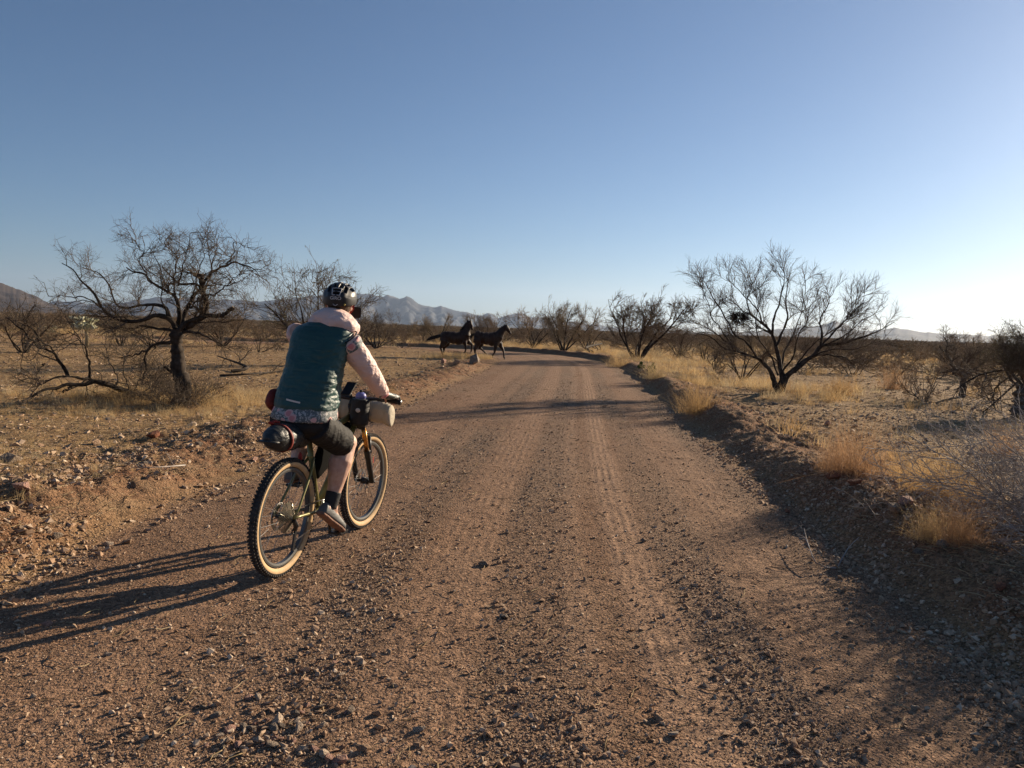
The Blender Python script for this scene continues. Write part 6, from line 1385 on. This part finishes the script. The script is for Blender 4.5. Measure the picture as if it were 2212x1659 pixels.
# ------------------------------------------------------------------ two running horses
HCOAT = ramp_mat('bay_coat', [(.020, .010, .007), (.034, .016, .010), (.055, .027, .016)], 'noise', scale=2.2, spec=.2, rough=.55)
HBLK = mat('black_points', (.014, .011, .010), .7, bump=.8, bscale=70); HOOF = mat('hoof', (.10, .08, .06), .6)
HK = 8.5077
def horse(depth, label, bodyc, legs, mane, tail, ears, eye, hooves, yoff=0):
    def P(a, b, dy=0): return pd((1020 + a / HK) * .8848, (760 + b / HK) * .8848, depth) + np.array([0, dy, 0])
    k = depth / FPX * .8848 / HK
    z0 = min(P(a, b)[2] for a, b in hooves); org = P(700 if 'rear' in label else 1400, 600).copy(); gz_ = tz(org[0], depth); org[2] = gz_
    lift = gz_ - z0 + .01 if z0 < gz_ else 0
    o = empty('horse', org); tag(o, label, 'horse')
    def L(a, b, dy=0): q = P(a, b, dy) - org; q[2] += lift; return q
    mb = MB()
    for a, b, ra, rb, wd in bodyc:
        q_ = 1.2 if ra > 80 else 1.0; mb.ell(L(a, b), (ra * k, wd, rb * k * q_), None, 20, 14)
    for pts, rs, dy in legs:
        mb.chain([L(p[0], p[1], dy * (1 if len(p) < 3 else p[2])) for p in pts], [r_ * k * 1.2 for r_ in rs], 12, ref=(0, 1, 0))
        for p, r_ in zip(pts[:-1], rs[:-1]): mb.ell(L(p[0], p[1], dy * (1 if len(p) < 3 else p[2])), [r_ * k * .97] * 3, None, 10, 8)
    for e in ears: mb.chain([L(*e[0]), L(*e[1])], [15 * k, 3 * k], 8)
    link('body', fuse(mb, .016, 4, disp=folds(5, .006, seed=3, ridged=False)), HCOAT, o)
    rg = np.random.default_rng(int(depth * 10)); mm = MB()
    M_ = np.array([L(a, b) for a, b, _ in mane]); n = 260; i = rg.random(n) * (len(M_) - 1); i0 = np.minimum(i.astype(int), len(M_) - 2); f = (i - i0)[:, None]; st = M_[i0] * (1 - f) + M_[i0 + 1] * f
    ln = np.interp(i, range(len(mane)), [q[2] for q in mane])[:, None] * k; dr = nrm(np.array([-.5, -.35, -.6]) + .35 * rg.normal(size=(n, 3)))
    Pm = np.stack([st, st + dr * ln * .4 + np.array([0, 0, .3]) * ln * .3, st + dr * ln], 1); tubes(mm, Pm, np.tile([.012, .010, .003], (n, 1)), 4, rg); mm.build('mane', HBLK, o, True)
    tl = MB(); T_ = resample([L(a, b) for a, b, _ in tail], 8); R_ = np.interp(np.linspace(0, 1, 8), np.linspace(0, 1, len(tail)), [q[2] for q in tail]) * k; n = 220
    off = nrm(rg.normal(size=(n, 3))) * rg.random((n, 1)); Pt = T_[None] + off[:, None, :] * R_[None, :, None] * .9 + rg.normal(size=(n, 8, 3)) * .012; tubes(tl, Pt, np.tile(np.linspace(.014, .004, 8), (n, 1)), 4, rg); tl.chain(list(T_), list(R_ * .6), 8); tl.build('tail', HBLK, o, True)
    for a, b in hooves: hf = MB(); hf.chain([L(a - 3, b - 12), L(a + 3, b + 5)], [15 * k, 21 * k], 10); hf.build('hoof', HOOF, o, True)
    ey = MB(); ey.ell(L(eye[0], eye[1], -.085), (.016, .01, .014), None, 10, 8); ey.build('eye', BLACK, o, True)
    return o
horse(39.2, 'dark bay horse at the rear, head turned back and tail streaming',
      [(560, 590, 100, 112, .27), (640, 575, 110, 100, .27), (740, 590, 120, 108, .29), (850, 605, 115, 112, .29), (960, 590, 95, 118, .26), (1015, 560, 70, 95, .20), (930, 480, 70, 50, .15), (1075, 272, 48, 45, .10), (1092, 300, 36, 50, .10), (1118, 355, 27, 50, .075), (1130, 400, 22, 30, .06)],
      [([(990, 540, 0), (1005, 460, 0), (1030, 370, 0), (1060, 290, 0)], [95, 72, 55, 44], 0),
       ([(560, 650, .9), (535, 720, 1), (478, 790, 1), (508, 870, 1), (518, 935, 1), (512, 965, 1)], [80, 56, 28, 18, 16, 17], -.15),
       ([(600, 660, .9), (600, 730, 1), (535, 800, 1), (535, 880, 1), (548, 940, 1), (560, 968, 1)], [72, 50, 28, 18, 16, 17], .15),
       ([(965, 670, .9), (985, 720, 1), (1000, 755, 1), (998, 830, 1), (985, 880, 1), (965, 905, 1)], [52, 32, 23, 16, 15, 16], -.14),
       ([(1030, 660, .9), (1080, 705, 1), (1122, 730, 1), (1122, 800, 1), (1105, 860, 1), (1098, 885, 1)], [50, 32, 23, 16, 15, 17], .14)],
      [(1045, 225, 25), (1000, 300, 50), (950, 380, 60), (900, 425, 45)], [(500, 545, 26), (430, 555, 34), (330, 578, 42), (250, 605, 38), (190, 640, 14)],
      [((1035, 250), (1028, 210)), ((1100, 240), (1105, 205))], (1098, 305), [(512, 978), (562, 980), (962, 915), (1096, 902)])
horse(38.6, 'bay horse in front, trotting onto the road with head high',
      [(1260, 545, 95, 110, .27), (1330, 560, 105, 105, .27), (1430, 575, 120, 108, .29), (1540, 590, 115, 118, .29), (1640, 585, 90, 120, .26), (1690, 570, 62, 90, .20), (1600, 480, 70, 45, .14), (1835, 335, 45, 42, .10), (1862, 380, 45, 40, .095), (1895, 430, 40, 30, .07), (1920, 465, 26, 24, .055)],
      [([(1670, 545, 0), (1715, 460, 0), (1770, 385, 0), (1825, 335, 0)], [92, 72, 54, 42], 0),
       ([(1235, 610, .9), (1245, 700, 1), (1188, 790, 1), (1192, 870, 1), (1200, 915, 1), (1225, 935, 1)], [82, 50, 28, 17, 15, 16], -.15),
       ([(1300, 640, .9), (1310, 715, 1), (1290, 770, 1), (1350, 825, 1), (1395, 870, 1), (1415, 895, 1)], [66, 44, 27, 17, 14, 14], .15),
       ([(1625, 660, .9), (1618, 745, 1), (1605, 810, 1), (1590, 870, 1), (1562, 915, 1), (1555, 945, 1)], [52, 32, 23, 15, 14, 16], -.14),
       ([(1695, 670, .9), (1730, 745, 1), (1765, 800, 1), (1788, 880, 1), (1788, 950, 1), (1798, 980, 1)], [52, 32, 23, 16, 14, 16], .14)],
      [(1800, 300, 25), (1745, 345, 45), (1690, 400, 50), (1640, 440, 35)], [(1170, 490, 22), (1135, 495, 28), (1110, 520, 30), (1100, 560, 18)],
      [((1812, 300), (1802, 270)), ((1842, 300), (1846, 268))], (1862, 365), [(1230, 945), (1420, 905), (1555, 962), (1802, 996)])
